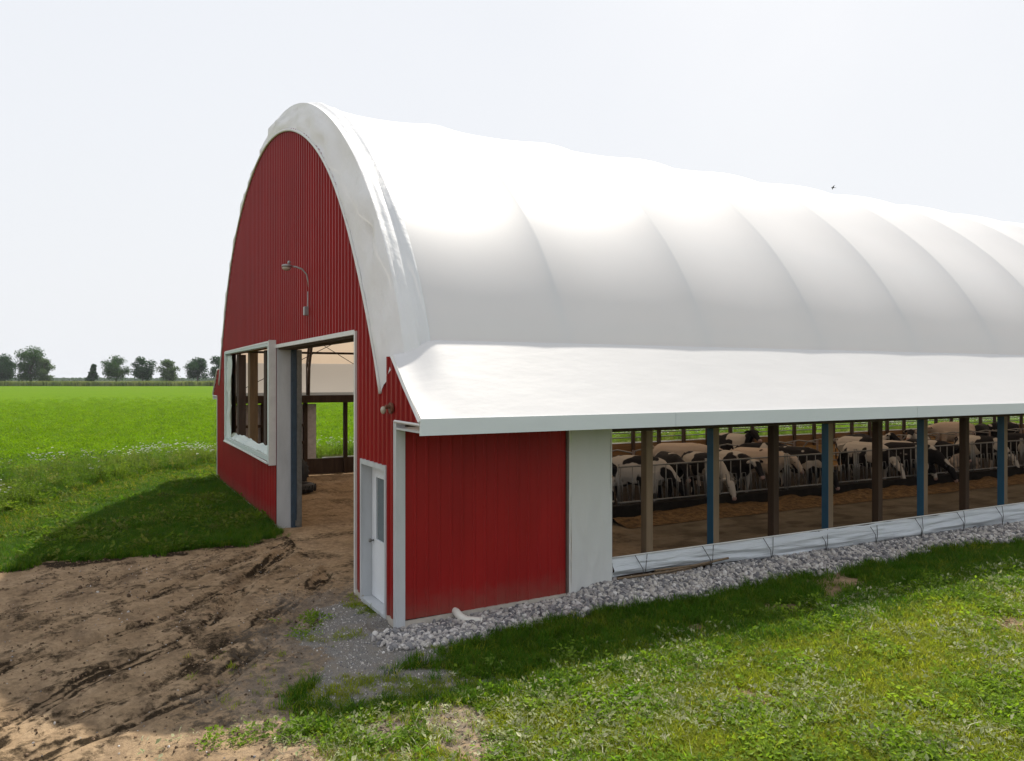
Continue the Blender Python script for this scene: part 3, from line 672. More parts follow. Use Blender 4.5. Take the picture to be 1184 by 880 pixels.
# ------------------------------------------------------------ inside: kerb, feed, headlocks, troughs
mb = MB(); mb.box((7.6, 5.48, 0), (LEN-2, 5.72, .34)); tag(mb.build('feed_kerb', M['concrete'], bevel=.01), 'long dark concrete kerb under the steel feed barrier', 'kerb')
fx = np.arange(7.4, 50, .12); fy = np.linspace(4.35, 5.5, 12); FX, FY = np.meshgrid(fx, fy, indexing='ij')
FZ = np.clip((.10+.16*fbm(FX*1.3, FY*2.2, 4, 61))*np.sin(np.clip((FY-4.35)/1.15, 0, 1)*PI*.6), 0, 1)+.015
k = NT('chopped_feed'); k.set(.95, 0, .1); n = k.noise(7, 6, .7); k.col(k.ramp(n, (.3, (.03, .02, .01)), (.5, (.10, .06, .025)), (.7, (.20, .12, .05)))); k.bump(n, 1, .04); M['feed'] = k.m
tag(linko('feed', np_mesh('feed', np.stack([FX, FY, FZ], -1).reshape(-1, 3), gridF(len(fx), 12), M['feed'], True)), 'brown chopped feed spread along the kerb below the feed barrier', 'feed', kind='stuff')
def headlock():
    t = empty('feed_barrier'); 
    mb = MB(); L = 3.02
    mb.tube([(0, 0, 1.32), (L, 0, 1.32)], .024, 6); mb.tube([(0, 0, .40), (L, 0, .40)], .024, 6); mb.build('rail', M['steel'], t, True)
    for x_ in (0.03, L-.03):
        mb = MB(); mb.tube([(x_, .03, .30), (x_, .03, 1.40)], .03, 6); mb.build('post', M['steel'], t, True)
    mb = MB()
    for q in range(8):
        a = .08+q*.37
        mb.tube([(a, 0, .40), (a, 0, 1.32)], .014, 5); mb.tube([(a+.05, 0, .40), (a+.05, 0, .93), (a+.19, 0, .93), (a+.27, 0, .40)], .013, 5)
    mb.build('neck_bars', M['steel'], t, True); return t
def copy_tree(o, parent=None):
    c_ = o.copy(); COL.objects.link(c_); c_.parent = parent
    for ch in list(o.children): copy_tree(ch, c_)
    return c_
proto = headlock(); NP = 13
which = ['first', 'second', 'third', 'fourth', 'fifth', 'sixth', 'seventh', 'eighth', 'ninth', 'tenth', 'eleventh', 'twelfth', 'last']
for i in range(NP):
    o = proto if i == 0 else copy_tree(proto); o.location = (8.0+i*3.06, 5.6, 0)
    tag(o, f'grey steel feed barrier panel on the dark kerb, {which[i]} counted from the barn front', 'feed barrier', 'feed barrier panels along the feed kerb')

ORD = 'one two three four five six seven eight nine ten eleven twelve thirteen fourteen fifteen sixteen seventeen eighteen nineteen twenty twenty-one twenty-two twenty-three twenty-four'.split()
def stall():
    t = empty('stall_divider'); mb = MB(); mb.tube([(0, 0, 0), (0, 0, 1.25)], .04, 6); mb.build('post', M['truss'], t, True)
    mb = MB(); mb.tube([(0, 0, 1.15), (0, .9, 1.18), (0, 1.5, 1.05), (0, 1.75, .8), (0, 1.5, .5), (0, .8, .42), (0, 0, .40)], .026, 6); mb.build('loop', M['steel'], t, True); return t
sp = stall()
for i in range(24):
    o = sp if i == 0 else copy_tree(sp); o.location = (10.5+i*1.25, 9.9, 0)
    tag(o, f'grey stall loop behind the feed barrier, number {ORD[i]} from the barn front', 'stall divider', 'stall dividers in a row behind the feed barrier')
# ------------------------------------------------------------ cows
def loft(mb, rings, n=12):
    """rings: (x, y, z, ry, rz, tilt) tube of ellipses in planes facing the path"""
    pts = [Vector(r[:3]) for r in rings]; vs = []; fs = []
    for i, r in enumerate(rings):
        d = pts[min(i+1, len(pts)-1)]-pts[max(i-1, 0)]; d.normalize(); side = Vector((0, 1, 0)); side = (side-d*side.dot(d)).normalized(); up = d.cross(side); up = up if up.z > 0 or abs(up.z) < .2 else -up
        for q in range(n): a = 2*PI*q/n; vs.append(pts[i]+side*(r[3]*math.cos(a))+up*(r[4]*math.sin(a)))
    for i in range(len(rings)-1):
        for q in range(n): q2 = (q+1) % n; fs.append((i*n+q, i*n+q2, (i+1)*n+q2, (i+1)*n+q))
    fs.append(tuple(range(n))); fs.append(tuple((len(rings)-1)*n+q for q in range(n))); mb.add(vs, fs)
def cow_mesh(pose, coat_key):
    mb = MB(); lie = pose == 'lie'; dz = -.52 if lie else 0
    loft(mb, [(-.86,0,1.20+dz,.06,.08),(-.82,0,1.17+dz,.20,.22),(-.66,0,1.10+dz,.29,.33),(-.3,0,1.02+dz,.35,.41),(.1,0,.99+dz,.36,.44),(.45,0,1.02+dz,.30,.42),(.70,0,1.06+dz,.22,.34),(.86,0,1.10+dz,.14,.24)], 14)
    if pose == 'up' or lie: nk = [(.60,0,1.15+dz,.20,.30),(.85,0,1.25+dz,.14,.22),(1.05,0,1.42+dz,.11,.15),(1.14,0,1.50+dz,.10,.12)]; hd = [(1.08,0,1.56+dz,.10,.09),(1.20,0,1.53+dz,.125,.125),(1.35,0,1.42+dz,.10,.10),(1.50,0,1.31+dz,.075,.075),(1.58,0,1.26+dz,.075,.065),(1.62,0,1.24+dz,.05,.045)]; hp = (1.12, 1.56+dz)
    elif pose == 'mid': nk = [(.60,0,1.12,.20,.30),(.88,0,1.13,.14,.22),(1.12,0,1.14,.11,.15),(1.22,0,1.14,.10,.12)]; hd = [(1.16,0,1.20,.10,.09),(1.27,0,1.14,.125,.125),(1.38,0,.99,.10,.10),(1.49,0,.84,.075,.075),(1.53,0,.77,.075,.065),(1.55,0,.73,.05,.045)]; hp = (1.20, 1.22)
    else: nk = [(.60,0,1.10,.20,.30),(.88,0,.98,.14,.22),(1.12,0,.76,.11,.15),(1.22,0,.66,.10,.12)]; hd = [(1.18,0,.72,.10,.09),(1.28,0,.62,.125,.125),(1.36,0,.46,.10,.10),(1.43,0,.30,.075,.075),(1.45,0,.23,.075,.065),(1.46,0,.19,.05,.045)]; hp = (1.20, .76)
    loft(mb, nk, 12); loft(mb, hd, 12)
    for s_ in (1, -1):
        mb.tube([(hp[0]+.02, s_*.08, hp[1]-.01), (hp[0], s_*.17, hp[1]), (hp[0]-.01, s_*.25, hp[1]-.03), (hp[0]-.01, s_*.30, hp[1]-.06)], [.035, .05, .05, .02], 8)
        if not lie:
            mb.tube([(.55, s_*.17, 1.0), (.58, s_*.18, .75), (.60, s_*.18, .50), (.58, s_*.18, .28), (.58, s_*.18, .12), (.61, s_*.18, .0)], [.15, .105, .072, .048, .05, .065], 10)
            mb.tube([(-.58, s_*.17, 1.08), (-.50, s_*.20, .80), (-.64, s_*.19, .62), (-.74, s_*.18, .48), (-.70, s_*.18, .26), (-.69, s_*.18, .10), (-.66, s_*.18, .0)], [.24, .16, .10, .068, .048, .05, .065], 10)
        else:
            mb.tube([(.5, s_*.2, .38), (.72, s_*.26, .16), (.45, s_*.28, .08), (.35, s_*.27, .07)], [.14, .085, .06, .05], 8)
            mb.tube([(-.5, s_*.22, .40), (-.2, s_*.36, .18), (-.5, s_*.38, .10), (-.2, s_*.40, .06)], [.2, .13, .07, .05], 8)
    if not lie: mb.ell((-.42, 0, .66), (.20, .17, .15))
    mb.tube([(-.84, 0, 1.34+dz), (-.93, 0, 1.25+dz), (-.97, .02, .95+dz), (-.96, .03, max(.08, .62+dz)), (-.95, .03, max(.05, .45+dz))], [.035, .032, .026, .04, .03], 6)
    me = mb.mesh('tmp', M['black']); o = bpy.data.objects.new('tmp', me); COL.objects.link(o)
    rm = o.modifiers.new('r', 'REMESH'); rm.mode = 'VOXEL'; rm.voxel_size = .028; sm = o.modifiers.new('s', 'SMOOTH'); sm.iterations = 4; sm.factor = .5
    dg = bpy.context.evaluated_depsgraph_get(); e = bpy.data.meshes.new_from_object(o.evaluated_get(dg)); bpy.data.objects.remove(o); bpy.data.meshes.remove(me)
    e.name = 'cow_'+pose; e.materials.clear(); e.materials.append(M[coat_key]); e.materials.append(M['muzzle']); e.materials.append(M['black'])
    mz = Vector(hd[-1][:3]); 
    for p in e.polygons:
        p.use_smooth = True
        if (p.center-mz).length < .11: p.material_index = 1
        elif not lie and p.center.z < .07: p.material_index = 2
    e.update()
    eb = MB(); ex = hd[1]; 
    for s_ in (1, -1): eb.ell((ex[0]+.07, s_*.105, ex[2]-(.0 if pose in ('up', 'lie') else .07)), (.022, .018, .022), 0, 8, 5)
    return e, eb.mesh('eyes', M['eye'], True)
CM = {}
def cow(loc, rz, pose, coat_key, label, sc=1.0):
    key = (pose, coat_key)
    if key not in CM: CM[key] = cow_mesh(pose, coat_key)
    a, b = CM[key]; o = linko('cow', a); o.location = loc; o.rotation_euler = (0, 0, math.radians(rz)); o.scale = (sc, sc, sc)
    linko('eyes', b, o)
    tag(o, label, 'cow', 'dairy cows in the open sided barn')
FZ0 = 0
cow((13.3, 9.4, 0), -35, 'mid', 'cream', 'cream cow standing side on behind the barrier, right of the first brown post', 1.03)
cow((17.4, 11.2, 0), -100, 'up', 'holstein', 'black cow with white blaze, head raised against the bright field, left of first blue post', 1.08)
cow((11.1, 7.3, 0), -110, 'mid', 'holstein_dark', 'black cow with head through the barrier behind the first brown post')
cow((12.0, 6.9, 0), -95, 'down', 'holstein', 'black and white cow eating with head down, just right of the first brown post')
cow((13.1, 6.9, 0), -98, 'mid', 'holstein', 'spotted cow looking out through the barrier midway between first brown and blue posts')
cow((14.5, 7.2, 0), -75, 'mid', 'cream', 'pale cow with pinkish back half hidden by the first blue post')
cow((16.2, 8.6, 0), -20, 'mid', 'holstein_dark', 'black cow with white shoulder side on, just right of the first blue post')
cow((16.0, 6.9, 0), -85, 'down', 'holstein_dark', 'black cow eating behind the barrier, right of the first blue post')
cow((21.5, 8.8, 0), -80, 'up', 'holstein', 'black and white cow with raised head left of the second blue post')
cow((19.5, 7.0, 0), -92, 'down', 'holstein', 'white faced cow eating between third and fourth posts')
cow((22.6, 9.8, 0), 10, 'mid', 'holstein_dark', 'mostly black cow side on, just right of the second blue post')
cow((21.0, 6.9, 0), -92, 'down', 'holstein', 'white and black cow eating low, right of the second blue post')
cow((22.5, 6.8, 0), -88, 'mid', 'holstein_dark', 'dark cow with head through barrier, left of the second dark post')
cow((25.2, 8.9, 0), -160, 'up', 'holstein', 'white backed black cow just right of the fifth post')
cow((26.0, 7.0, 0), -90, 'down', 'holstein', 'small spotted cow eating left of the third blue post')
cow((31.5, 11.4, 0), 160, 'mid', 'cream', 'large cream cow at the back, right of the third blue post', 1.12)
cow((25.9, 7.8, 0), -25, 'lie', 'cream', 'cream cow lying low just right of the third blue post')
cow((20.6, 6.2, 0), -70, 'down', 'holstein_dark', 'black cow with white muzzle reaching low over feed, right of the third blue post')
cow((33.8, 11.5, 0), 20, 'mid', 'holstein_dark', 'black cow far back, left of the fourth blue post')
cow((36.6, 12.0, 0), 170, 'mid', 'holstein_dark', 'black cow farthest back, close behind the fourth blue post')
cow((28.8, 6.9, 0), -80, 'mid', 'holstein_dark', 'black cow at the barrier left of the fourth blue post')
cow((30.9, 6.9, 0), -95, 'mid', 'holstein', 'spotted cow at the barrier right of the fourth blue post, near photo edge')
cow((9.7, 7.0, 0), -60, 'down', 'holstein', 'black and white cow nearest the white end sheet, head low')

# black tyres and a grey gate panel inside the big doorway
def tyre(loc, rot, label):
    t = empty('old_tyre', loc); t.rotation_euler = rot; mb = MB()
    R, r = .42, .15; nu, nv = 28, 10; P = np.zeros((nu+1, nv+1, 3))
    for i in range(nu+1):
        for j in range(nv+1):
            a = 2*PI*i/nu; b = 2*PI*j/nv; P[i, j] = ((R+r*math.cos(b))*math.cos(a), r*.95*math.sin(b), (R+r*math.cos(b))*math.sin(a))
    mb.grid(P); mb.build('tyre_wall', M['black'], t, True)
    mb = MB()
    for i in range(24):
        a = 2*PI*i/24; mb.tube([((R+r)*math.cos(a), -.10, (R+r)*math.sin(a)), ((R+r+.01)*math.cos(a+.06), 0, (R+r+.01)*math.sin(a+.06)), ((R+r)*math.cos(a), .10, (R+r)*math.sin(a))], .018, 4)
    mb.build('tyre_tread', M['black'], t); tag(t, label, 'tyre', 'old black tyres inside the barn doorway')
tyre((1.25, 14.6, .56), (math.radians(12), 0, math.radians(-38)), 'black tyre standing upright inside the doorway, nearest the blue grey door jamb')
tyre((1.75, 15.0, .55), (math.radians(-15), 0, math.radians(-20)), 'black tyre leaning behind the one nearest the door jamb')
tyre((1.75, 14.1, .16), (math.radians(90), 0, 0), 'black tyre lying flat on the floor in front of the leaning tyres')
t = tag(empty('gate_panel', (4.85, 16.6, 0)), 'grey steel gate panel standing inside at the right edge of the doorway view', 'gate')
mb = MB(); mb.box((0, 0, .15), (1.6, .03, 1.35)); mb.build('sheet', M['steel'], t)
mb = MB(); mb.tube([(0, .0, 0), (0, 0, 2.0)], .035, 6); mb.tube([(1.6, .0, 0), (1.6, 0, 1.5)], .035, 6); mb.build('frame', M['truss'], t)

# ------------------------------------------------------------ distant trees and crop
def tree(x, y, h, wd, mat, label, trunk=.22, dark=0, n=5200, lobes=26, group='trees on the far side of the field', seed=0, lean=0):
    r = np.random.default_rng(seed+100); t = empty('field_tree' if dark == 0 else 'conifer_tree', (x, y, 0)); tag(t, label, 'tree', group)
    mb = MB(); mb.tube([(0, 0, -.2), (.1*lean, 0, h*.25), (.3*lean, .1, h*.55), (.4*lean, 0, h*.85)], [h*.028, h*.02, h*.013, h*.004], 8)
    cl = []
    for q in range(lobes):
        a = r.uniform(0, 2*PI); zz = r.uniform(trunk+.08, .92); env = math.sin(PI*min(1, (zz-trunk*.6)/(1.06-trunk*.6)))**.6 if not dark else (1.05-zz)*1.15
        rr = env*r.uniform(.2, .78)*wd/2; c = np.array([rr*math.cos(a), rr*math.sin(a), zz*h]); s_ = r.uniform(.15, .25)*wd*(1.15-.5*zz if dark else 1); cl.append((c, s_))
        if q % 2 == 0: mb.tube([(0, 0, h*(trunk+.05+.4*zz*.6)), tuple(c*[.6, .6, 1]-[0, 0, h*.06]), tuple(c)], [h*.009, h*.005, h*.002], 5)
    mb.build('trunk', M['bark'], t)
    k_ = r.integers(0, lobes, n); C_ = np.array([c for c, s_ in cl])[k_]; S_ = np.array([s_ for c, s_ in cl])[k_]
    d = r.normal(size=(n, 3)); d /= np.linalg.norm(d, axis=1)[:, None]; rad = r.uniform(.25, 1.05, n)[:, None]; c = C_+d*S_[:, None]*rad*[1, 1, .8]
    c[:, 2] = np.maximum(c[:, 2], h*trunk*.55)
    s1 = r.uniform(.22, .55, n)[:, None]; a1 = r.normal(size=(n, 3)); a1 /= np.linalg.norm(a1, axis=1)[:, None]; a2 = np.cross(a1, r.normal(size=(n, 3))); a2 /= np.linalg.norm(a2, axis=1)[:, None]
    V = np.stack([c-a1*s1, c+a2*s1*.6, c+a1*s1, c-a2*s1*.6], 1).reshape(-1, 3); F = np.arange(4*n).reshape(-1, 4)
    linko('crown', np_mesh('crown', V, F, mat), t)
tree(-36, 495, 20.5, 19, M['tree_mid'], 'largest broad green tree at the left end of the far field edge', .12, 0, 9000, 40, seed=1)
tree(-50, 502, 17.5, 19, M['tree_dark'], 'dark dense tree at the left photo edge beside the largest tree', .10, 0, 9000, 40, seed=2)
tree(-29, 491, 14.5, 11, M['tree_light'], 'pale loose tree on the right side of the big left clump', .12, 0, 4200, 24, seed=3)
tree(-5, 478, 11.8, 8.6, M['tree_dark'], 'small dark pointed tree, first after the gap in the row', .10, 1, 5000, 26, seed=4)
tree(6, 473, 16.2, 15.5, M['tree_mid'], 'wide rounded tree second in the row beyond the field', .22, 0, 5600, seed=5, lean=2)
tree(19, 465, 15.6, 13.6, M['tree_dark'], 'dark rounded tree third in the row beyond the field', .20, 0, 6200, seed=6)
tree(32, 458, 14.6, 12.2, M['tree_light'], 'pale green tree with pointed top in the middle of the row', .17, 0, 5200, seed=7)
tree(46, 451, 15.6, 13.6, M['tree_dark'], 'dark rounded tree fifth in the row, next to the barn edge', .18, 0, 6200, seed=8)
tree(57, 445, 15.8, 12.5, M['tree_dark'], 'dark tree partly hidden behind the red barn edge', .2, 0, 5600, seed=9)
# tall crop strip along the far edge of the field
n = 26000; a = rng.uniform(-160, 220, n); b = rng.uniform(0, 14, n); dx, dy = 52.2/59.3, -28.1/59.3
cx = -8+dx*a-dy*b*0+b*.47; cy = 421+dy*a+b*.88; hh = 2.25+.45*fbm(a*.12, b*.1, 4, 3)+.25*rng.random(n)
s1 = rng.uniform(.25, .6, n); th = rng.uniform(0, PI, n)
V = np.stack([np.stack([cx-np.cos(th)*s1, cy-np.sin(th)*s1, -.1+0*cx], 1), np.stack([cx+np.cos(th)*s1, cy+np.sin(th)*s1, -.1+0*cx], 1), np.stack([cx+np.cos(th)*s1*.5, cy+np.sin(th)*s1*.5, hh], 1), np.stack([cx-np.cos(th)*s1*.5, cy-np.sin(th)*s1*.5, hh*rng.uniform(.85, 1, n)], 1)], 1).reshape(-1, 3)
tag(linko('tall_crop', np_mesh('tall_crop', V, np.arange(4*n).reshape(-1, 4), M['crop'])), 'strip of tall pale green crop along the far edge of the field', 'crop', kind='stuff')
# very distant tree line seen as a low band on the horizon
n = 14000; a = rng.uniform(-1500, 1700, n); base_ = 1500
hz = .5+3.5*sst(0, .5, fbm(a*.004, a*0, 4, 8))+rng.random(n)*3
cx = a*.88+700*.0; cy = base_-a*.47+rng.uniform(0, 60, n); zc = rng.random(n)*hz; s1 = rng.uniform(1.5, 3.5, n); th = rng.uniform(0, PI, n)
V = np.stack([np.stack([cx-np.cos(th)*s1, cy-np.sin(th)*s1, zc-1], 1), np.stack([cx+np.cos(th)*s1, cy+np.sin(th)*s1, zc-1], 1), np.stack([cx+np.cos(th)*s1*.6, cy+np.sin(th)*s1*.6, zc+s1], 1), np.stack([cx-np.cos(th)*s1*.6, cy-np.sin(th)*s1*.6, zc+s1], 1)], 1).reshape(-1, 3)
tag(linko('distant_woodland', np_mesh('distant_woodland', V, np.arange(4*n).reshape(-1, 4), M['tree_mid'])), 'thin band of woodland on the far horizon', 'woodland', kind='stuff')
# bird
t = tag(empty('bird', (46.6, 30.4, 18.45), math.radians(150)), 'small dark bird gliding in the white sky above the roof', 'bird')
mb = MB(); mb.tube([(-.14, 0, 0), (-.06, 0, .01), (.05, 0, .01), (.12, 0, .005), (.16, 0, 0)], [.008, .035, .04, .025, .006], 8)
for s_ in (1, -1): mb.add([(.07, 0, .02), (.04, s_*.14, .05), (-.06, s_*.30, .03), (-.03, s_*.12, .03), (-.05, 0, .02)], [(0, 1, 2, 3, 4)])
mb.add([(-.12, 0, 0), (-.22, .04, 0), (-.22, -.04, 0)], [(0, 1, 2)]); mb.build('body', M['black'], t); t.rotation_euler = (math.radians(25), 0, math.radians(150))

# ------------------------------------------------------------ the air
mb = MB(); mb.box((-9000, -9000, -2), (9000, 9000, 32)) if False else mb.box((-6800, -6800, -1.6), (6800, 6800, 32))
hm = bpy.data.materials.new('thin_haze'); hm.use_nodes = True; ht = hm.node_tree; ht.nodes.clear(); ho = ht.nodes.new('ShaderNodeOutputMaterial'); hv = ht.nodes.new('ShaderNodeVolumePrincipled'); hv.inputs['Color'].default_value = (.86, .91, 1, 1); hv.inputs['Density'].default_value = .00009; hv.inputs['Anisotropy'].default_value = .3; ht.links.new(hv.outputs[0], ho.inputs['Volume'])
tag(mb.build('haze', hm), kind='stuff')
# ------------------------------------------------------------ scattered ground cover
def variant_col(name, meshes):
    c_ = bpy.data.collections.new(name)
    for i, m_ in enumerate(meshes): c_.objects.link(bpy.data.objects.new(f'{name}_{i:02d}', m_))
    return c_
def scatter(name, pts, rot, scl, idx, coll, label, cat):
    me = bpy.data.meshes.new(name); me.vertices.add(len(pts)); me.vertices.foreach_set('co', pts.astype(np.float32).ravel())
    a = me.attributes.new('rot', 'FLOAT_VECTOR', 'POINT'); a.data.foreach_set('vector', rot.astype(np.float32).ravel())
    a = me.attributes.new('scl', 'FLOAT', 'POINT'); a.data.foreach_set('value', scl.astype(np.float32))
    a = me.attributes.new('idx', 'INT', 'POINT'); a.data.foreach_set('value', idx.astype(np.int32))
    o = linko(name, me); g = bpy.data.node_groups.new(name, 'GeometryNodeTree'); g.interface.new_socket('Geometry', in_out='INPUT', socket_type='NodeSocketGeometry'); g.interface.new_socket('Geometry', in_out='OUTPUT', socket_type='NodeSocketGeometry')
    N = g.nodes; L = g.links; gi = N.new('NodeGroupInput'); go = N.new('NodeGroupOutput'); ip = N.new('GeometryNodeInstanceOnPoints'); ci = N.new('GeometryNodeCollectionInfo')
    ci.inputs['Collection'].default_value = coll; ci.inputs['Separate Children'].default_value = True; ci.inputs['Reset Children'].default_value = True
    def na(nm, ty):
        q = N.new('GeometryNodeInputNamedAttribute'); q.data_type = ty; q.inputs['Name'].default_value = nm
        return [s_ for s_ in q.outputs if s_.name == 'Attribute' and s_.enabled][0]
    er = N.new('FunctionNodeEulerToRotation'); L.new(na('rot', 'FLOAT_VECTOR'), er.inputs[0])
    L.new(gi.outputs[0], ip.inputs['Points']); L.new(ci.outputs[0], ip.inputs['Instance']); ip.inputs['Pick Instance'].default_value = True
    L.new(na('idx', 'INT'), ip.inputs['Instance Index']); L.new(er.outputs[0], ip.inputs['Rotation']); L.new(na('scl', 'FLOAT'), ip.inputs['Scale']); L.new(ip.outputs[0], go.inputs[0])
    m = o.modifiers.new('scatter', 'NODES'); m.node_group = g
    tag(o, label, cat, kind='stuff'); return o
def blades(n, h, spread, wd, bend, mat, seed, droop=.6):
    r = np.random.default_rng(seed); V = []; F = []
    for i in range(n):
        a = r.uniform(0, 2*PI); rr = spread*math.sqrt(r.random()); b = np.array([rr*math.cos(a), rr*math.sin(a), -.01]); H = h*r.uniform(.5, 1.1); dr = r.uniform(0, 2*PI); dv = np.array([math.cos(dr), math.sin(dr), 0]); sd = np.array([-dv[1], dv[0], 0])*wd*r.uniform(.6, 1.2)
        bb = bend*r.uniform(.3, 1.2); k_ = len(V)
        for t, ws in ((0, 1), (.4, .9), (.75, .6)):
            c = b+dv*(bb*H*t*t)+np.array([0, 0, H*(t-droop*bb*t*t*.5)]); V += [c-sd*ws, c+sd*ws]
        V.append(b+dv*(bb*H*1.05)+np.array([0, 0, H*(1-droop*bb*.5)])); F += [(k_, k_+1, k_+3, k_+2), (k_+2, k_+3, k_+5, k_+4), (k_+4, k_+5, k_+6)]
    me = bpy.data.meshes.new('blades'); me.from_pydata([tuple(v) for v in V], [], F); me.materials.append(mat); me.update(); return me
def broad(n, h, spread, L_, mat, seed, stalk=None, flat=.4):
    r = np.random.default_rng(seed); V = []; F = []
    for i in range(n):
        a = r.uniform(0, 2*PI); rr = spread*math.sqrt(r.random()); c = np.array([rr*math.cos(a), rr*math.sin(a), h*r.uniform(.15, 1)]); dr = a+r.uniform(-.9, .9); e = r.uniform(-flat, .9); dv = np.array([math.cos(dr)*math.cos(e), math.sin(dr)*math.cos(e), math.sin(e)]); sd = np.array([-math.sin(dr), math.cos(dr), r.uniform(-.4, .4)]); l_ = L_*r.uniform(.5, 1.3); k_ = len(V); up = np.array([0, 0, .12*l_])
        V += [c, c+dv*l_*.45+sd*l_*.28+up, c+dv*l_, c+dv*l_*.45-sd*l_*.28+up, c+dv*l_*.5-up*.5]; F += [(k_, k_+1, k_+4), (k_+1, k_+2, k_+4), (k_+2, k_+3, k_+4), (k_+3, k_, k_+4)]
    me = bpy.data.meshes.new('leaves'); me.from_pydata([tuple(v) for v in V], [], F); me.materials.append(mat); me.update(); return me
def joinm(a, mats, *rest):
    bm = bmesh.new(); off = 0
    me = bpy.data.meshes.new('joined')
    V = []; F = []; MI = []
    for mi, m_ in enumerate((a,)+rest):
        o_ = len(V); V += [tuple(v.co) for v in m_.vertices]; F += [tuple(o_+i for i in p.vertices) for p in m_.polygons]; MI += [mi]*len(m_.polygons)
    bm.free(); me.from_pydata(V, [], F)
    for m_ in mats: me.materials.append(m_)
    me.polygons.foreach_set('material_index', MI); me.update(); return me
def heads(n, h, spread, r_, seed):
    r = np.random.default_rng(seed); mb = MB()
    for i in range(n):
        a = r.uniform(0, 2*PI); rr = spread*math.sqrt(r.random()); c = (rr*math.cos(a), rr*math.sin(a), h*r.uniform(.7, 1.1)); q = r_*r.uniform(.6, 1.2)
        for m_ in range(6): b = r.uniform(0, 2*PI); w_ = r.uniform(.2, 1)*q; mb.ell((c[0]+w_*math.cos(b), c[1]+w_*math.sin(b), c[2]+r.uniform(-.2, .2)*q), (q*.38, q*.38, q*.22), 0, 5, 3)
    return mb.mesh('heads', M['white_flower'])
VDX, VDY = math.sin(math.radians(28.307)), math.cos(math.radians(28.307))
def wedge(x, y, mar=2.0):
    dx = x-CAM[0]; dy = y-CAM[1]; dep = dx*VDX+dy*VDY; lat = dx*VDY-dy*VDX
    return (dep > 5.0) & (np.abs(lat) < dep*.69+mar)
def sample(n, box, fn, seed):
    r = np.random.default_rng(seed); x = r.uniform(box[0], box[1], n); y = r.uniform(box[2], box[3], n); keep = wedge(x, y); x = x[keep]; y = y[keep]; p = fn(x, y); k_ = r.random(len(x)) < p; return x[k_], y[k_], r
def dist(x, y): return np.hypot(x-CAM[0], y-CAM[1])
def place(name, x, y, r, coll, nv, smin, smax, label, cat, tilt=.15, growth=0., dz=0):
    n = len(x); z = height(x, y)+dz; rot = np.stack([r.normal(0, tilt, n), r.normal(0, tilt, n), r.uniform(0, 2*PI, n)], 1)
    s = r.uniform(smin, smax, n)*(1+growth*np.clip(dist(x, y)-10, 0, 60)/10); print('scatter', name, n)
    return scatter(name, np.stack([x, y, z], 1), rot, s, r.integers(0, nv, n), coll, label, cat)
cA = variant_col('lawn_tuft', [blades(16, .085, .07, .0035, .9, M['g1'], s_) for s_ in range(5)])
cB2 = variant_col('shade_leafy', [broad(14, .10, .08, .06, M['g5'], s_) for s_ in range(3)])
cH = variant_col('yellow_tuft', [blades(18, .11, .08, .0045, .9, M['g7'], 30+s_) for s_ in range(5)])
cB = variant_col('lawn_leafy', [broad(12, .055, .06, .045, M['g2'], s_) for s_ in range(4)]+[broad(22, .10, .09, .055, M['g2'], 9)])
cC = variant_col('clipping', [broad(5, .045, .07, .055, M['g3'], s_, flat=.1) for s_ in range(3)]+[blades(5, .10, .06, .004, 2.2, M['g3'], 20+s_, .95) for s_ in range(3)])
cD = variant_col('shade_tinted_tuft', [blades(18, .17, .08, .0045, .8, M['g6'], 40+s_) for s_ in range(5)])
cE = variant_col('field_tuft', [broad(20, .11, .14, .06, M['g4'], 50+s_) for s_ in range(4)])
cF = variant_col('weed_plant', [joinm(blades(16, .55, .12, .006, .5, M['g5'], 60+s_), [M['g5'], M['g5']], broad(34, .45, .16, .07, M['g5'], 70+s_)) for s_ in range(4)])
cG = variant_col('flowering_weed', [joinm(broad(16, .5, .15, .05, M['g5'], 80+s_), [M['g5'], M['white_flower']], heads(6, .68, .24, .042, 90+s_)) for s_ in range(3)])
bare = lambda x, y: np.maximum(np.maximum(dirt_mask(x, y), grav_mask(x, y)), stone_mask(x, y))
fall = lambda x, y, d0=10.: np.minimum(1, (d0/dist(x, y))**1.6)
# right-hand lawn
rb = (-3.5, 40, -9, -.7)
side_d = lambda x, y: (y > -2.75)*(y < -.6)
x, y, r = sample(260000, rb, lambda x, y: (1-bare(x, y))*fall(x, y)*np.clip(.62+.5*fbm(x*.8, y*.8, 3, 101), .12, 1)*.9*(.12+.88*sst(-2.2, -2.7, y)), 1)
place('lawn_grass', x, y, r, cA, 5, .8, 1.7, 'green and yellowing mown grass in front of the stone bank', 'grass', growth=.35)
x, y, r = sample(200000, rb, lambda x, y: (1-bare(x, y))*fall(x, y)*np.clip(.28+1.3*fbm(x*1.3+9, y*1.3, 4, 102), 0.03, 1)*(y < -2.0)*sst(-2.3, .3, x), 2)
place('lawn_weeds', x, y, r, cB, 5, .6, 1.3, 'low broad leafed weeds growing through the sunlit mown grass', 'weeds', .3, growth=.35)
x, y, r = sample(130000, rb, lambda x, y: np.clip(1-bare(x, y)*.75, 0, 1)*fall(x, y)*np.clip(.27+1.8*fbm(x*.6+4, y*.9, 4, 103), 0.03, 1)*(y < -2.1), 3)
place('grass_clippings', x, y, r, cC, 6, .6, 1.25, 'pale dry clippings strewn over the sunlit lawn', 'clippings', .35, growth=.35, dz=.035)
x, y, r = sample(150000, rb, lambda x, y: (1-bare(x, y))*fall(x, y, 12)*sst(-3.4, -2.7, y)*np.clip(.9+fbm(x*.9, y*.9, 3, 104), .2, 1), 4)
place('long_grass', x, y, r, cD, 5, .5, 1.2, 'longer grass along the foot of the stone bank, coloured deep green for shade', 'grass', growth=.25)
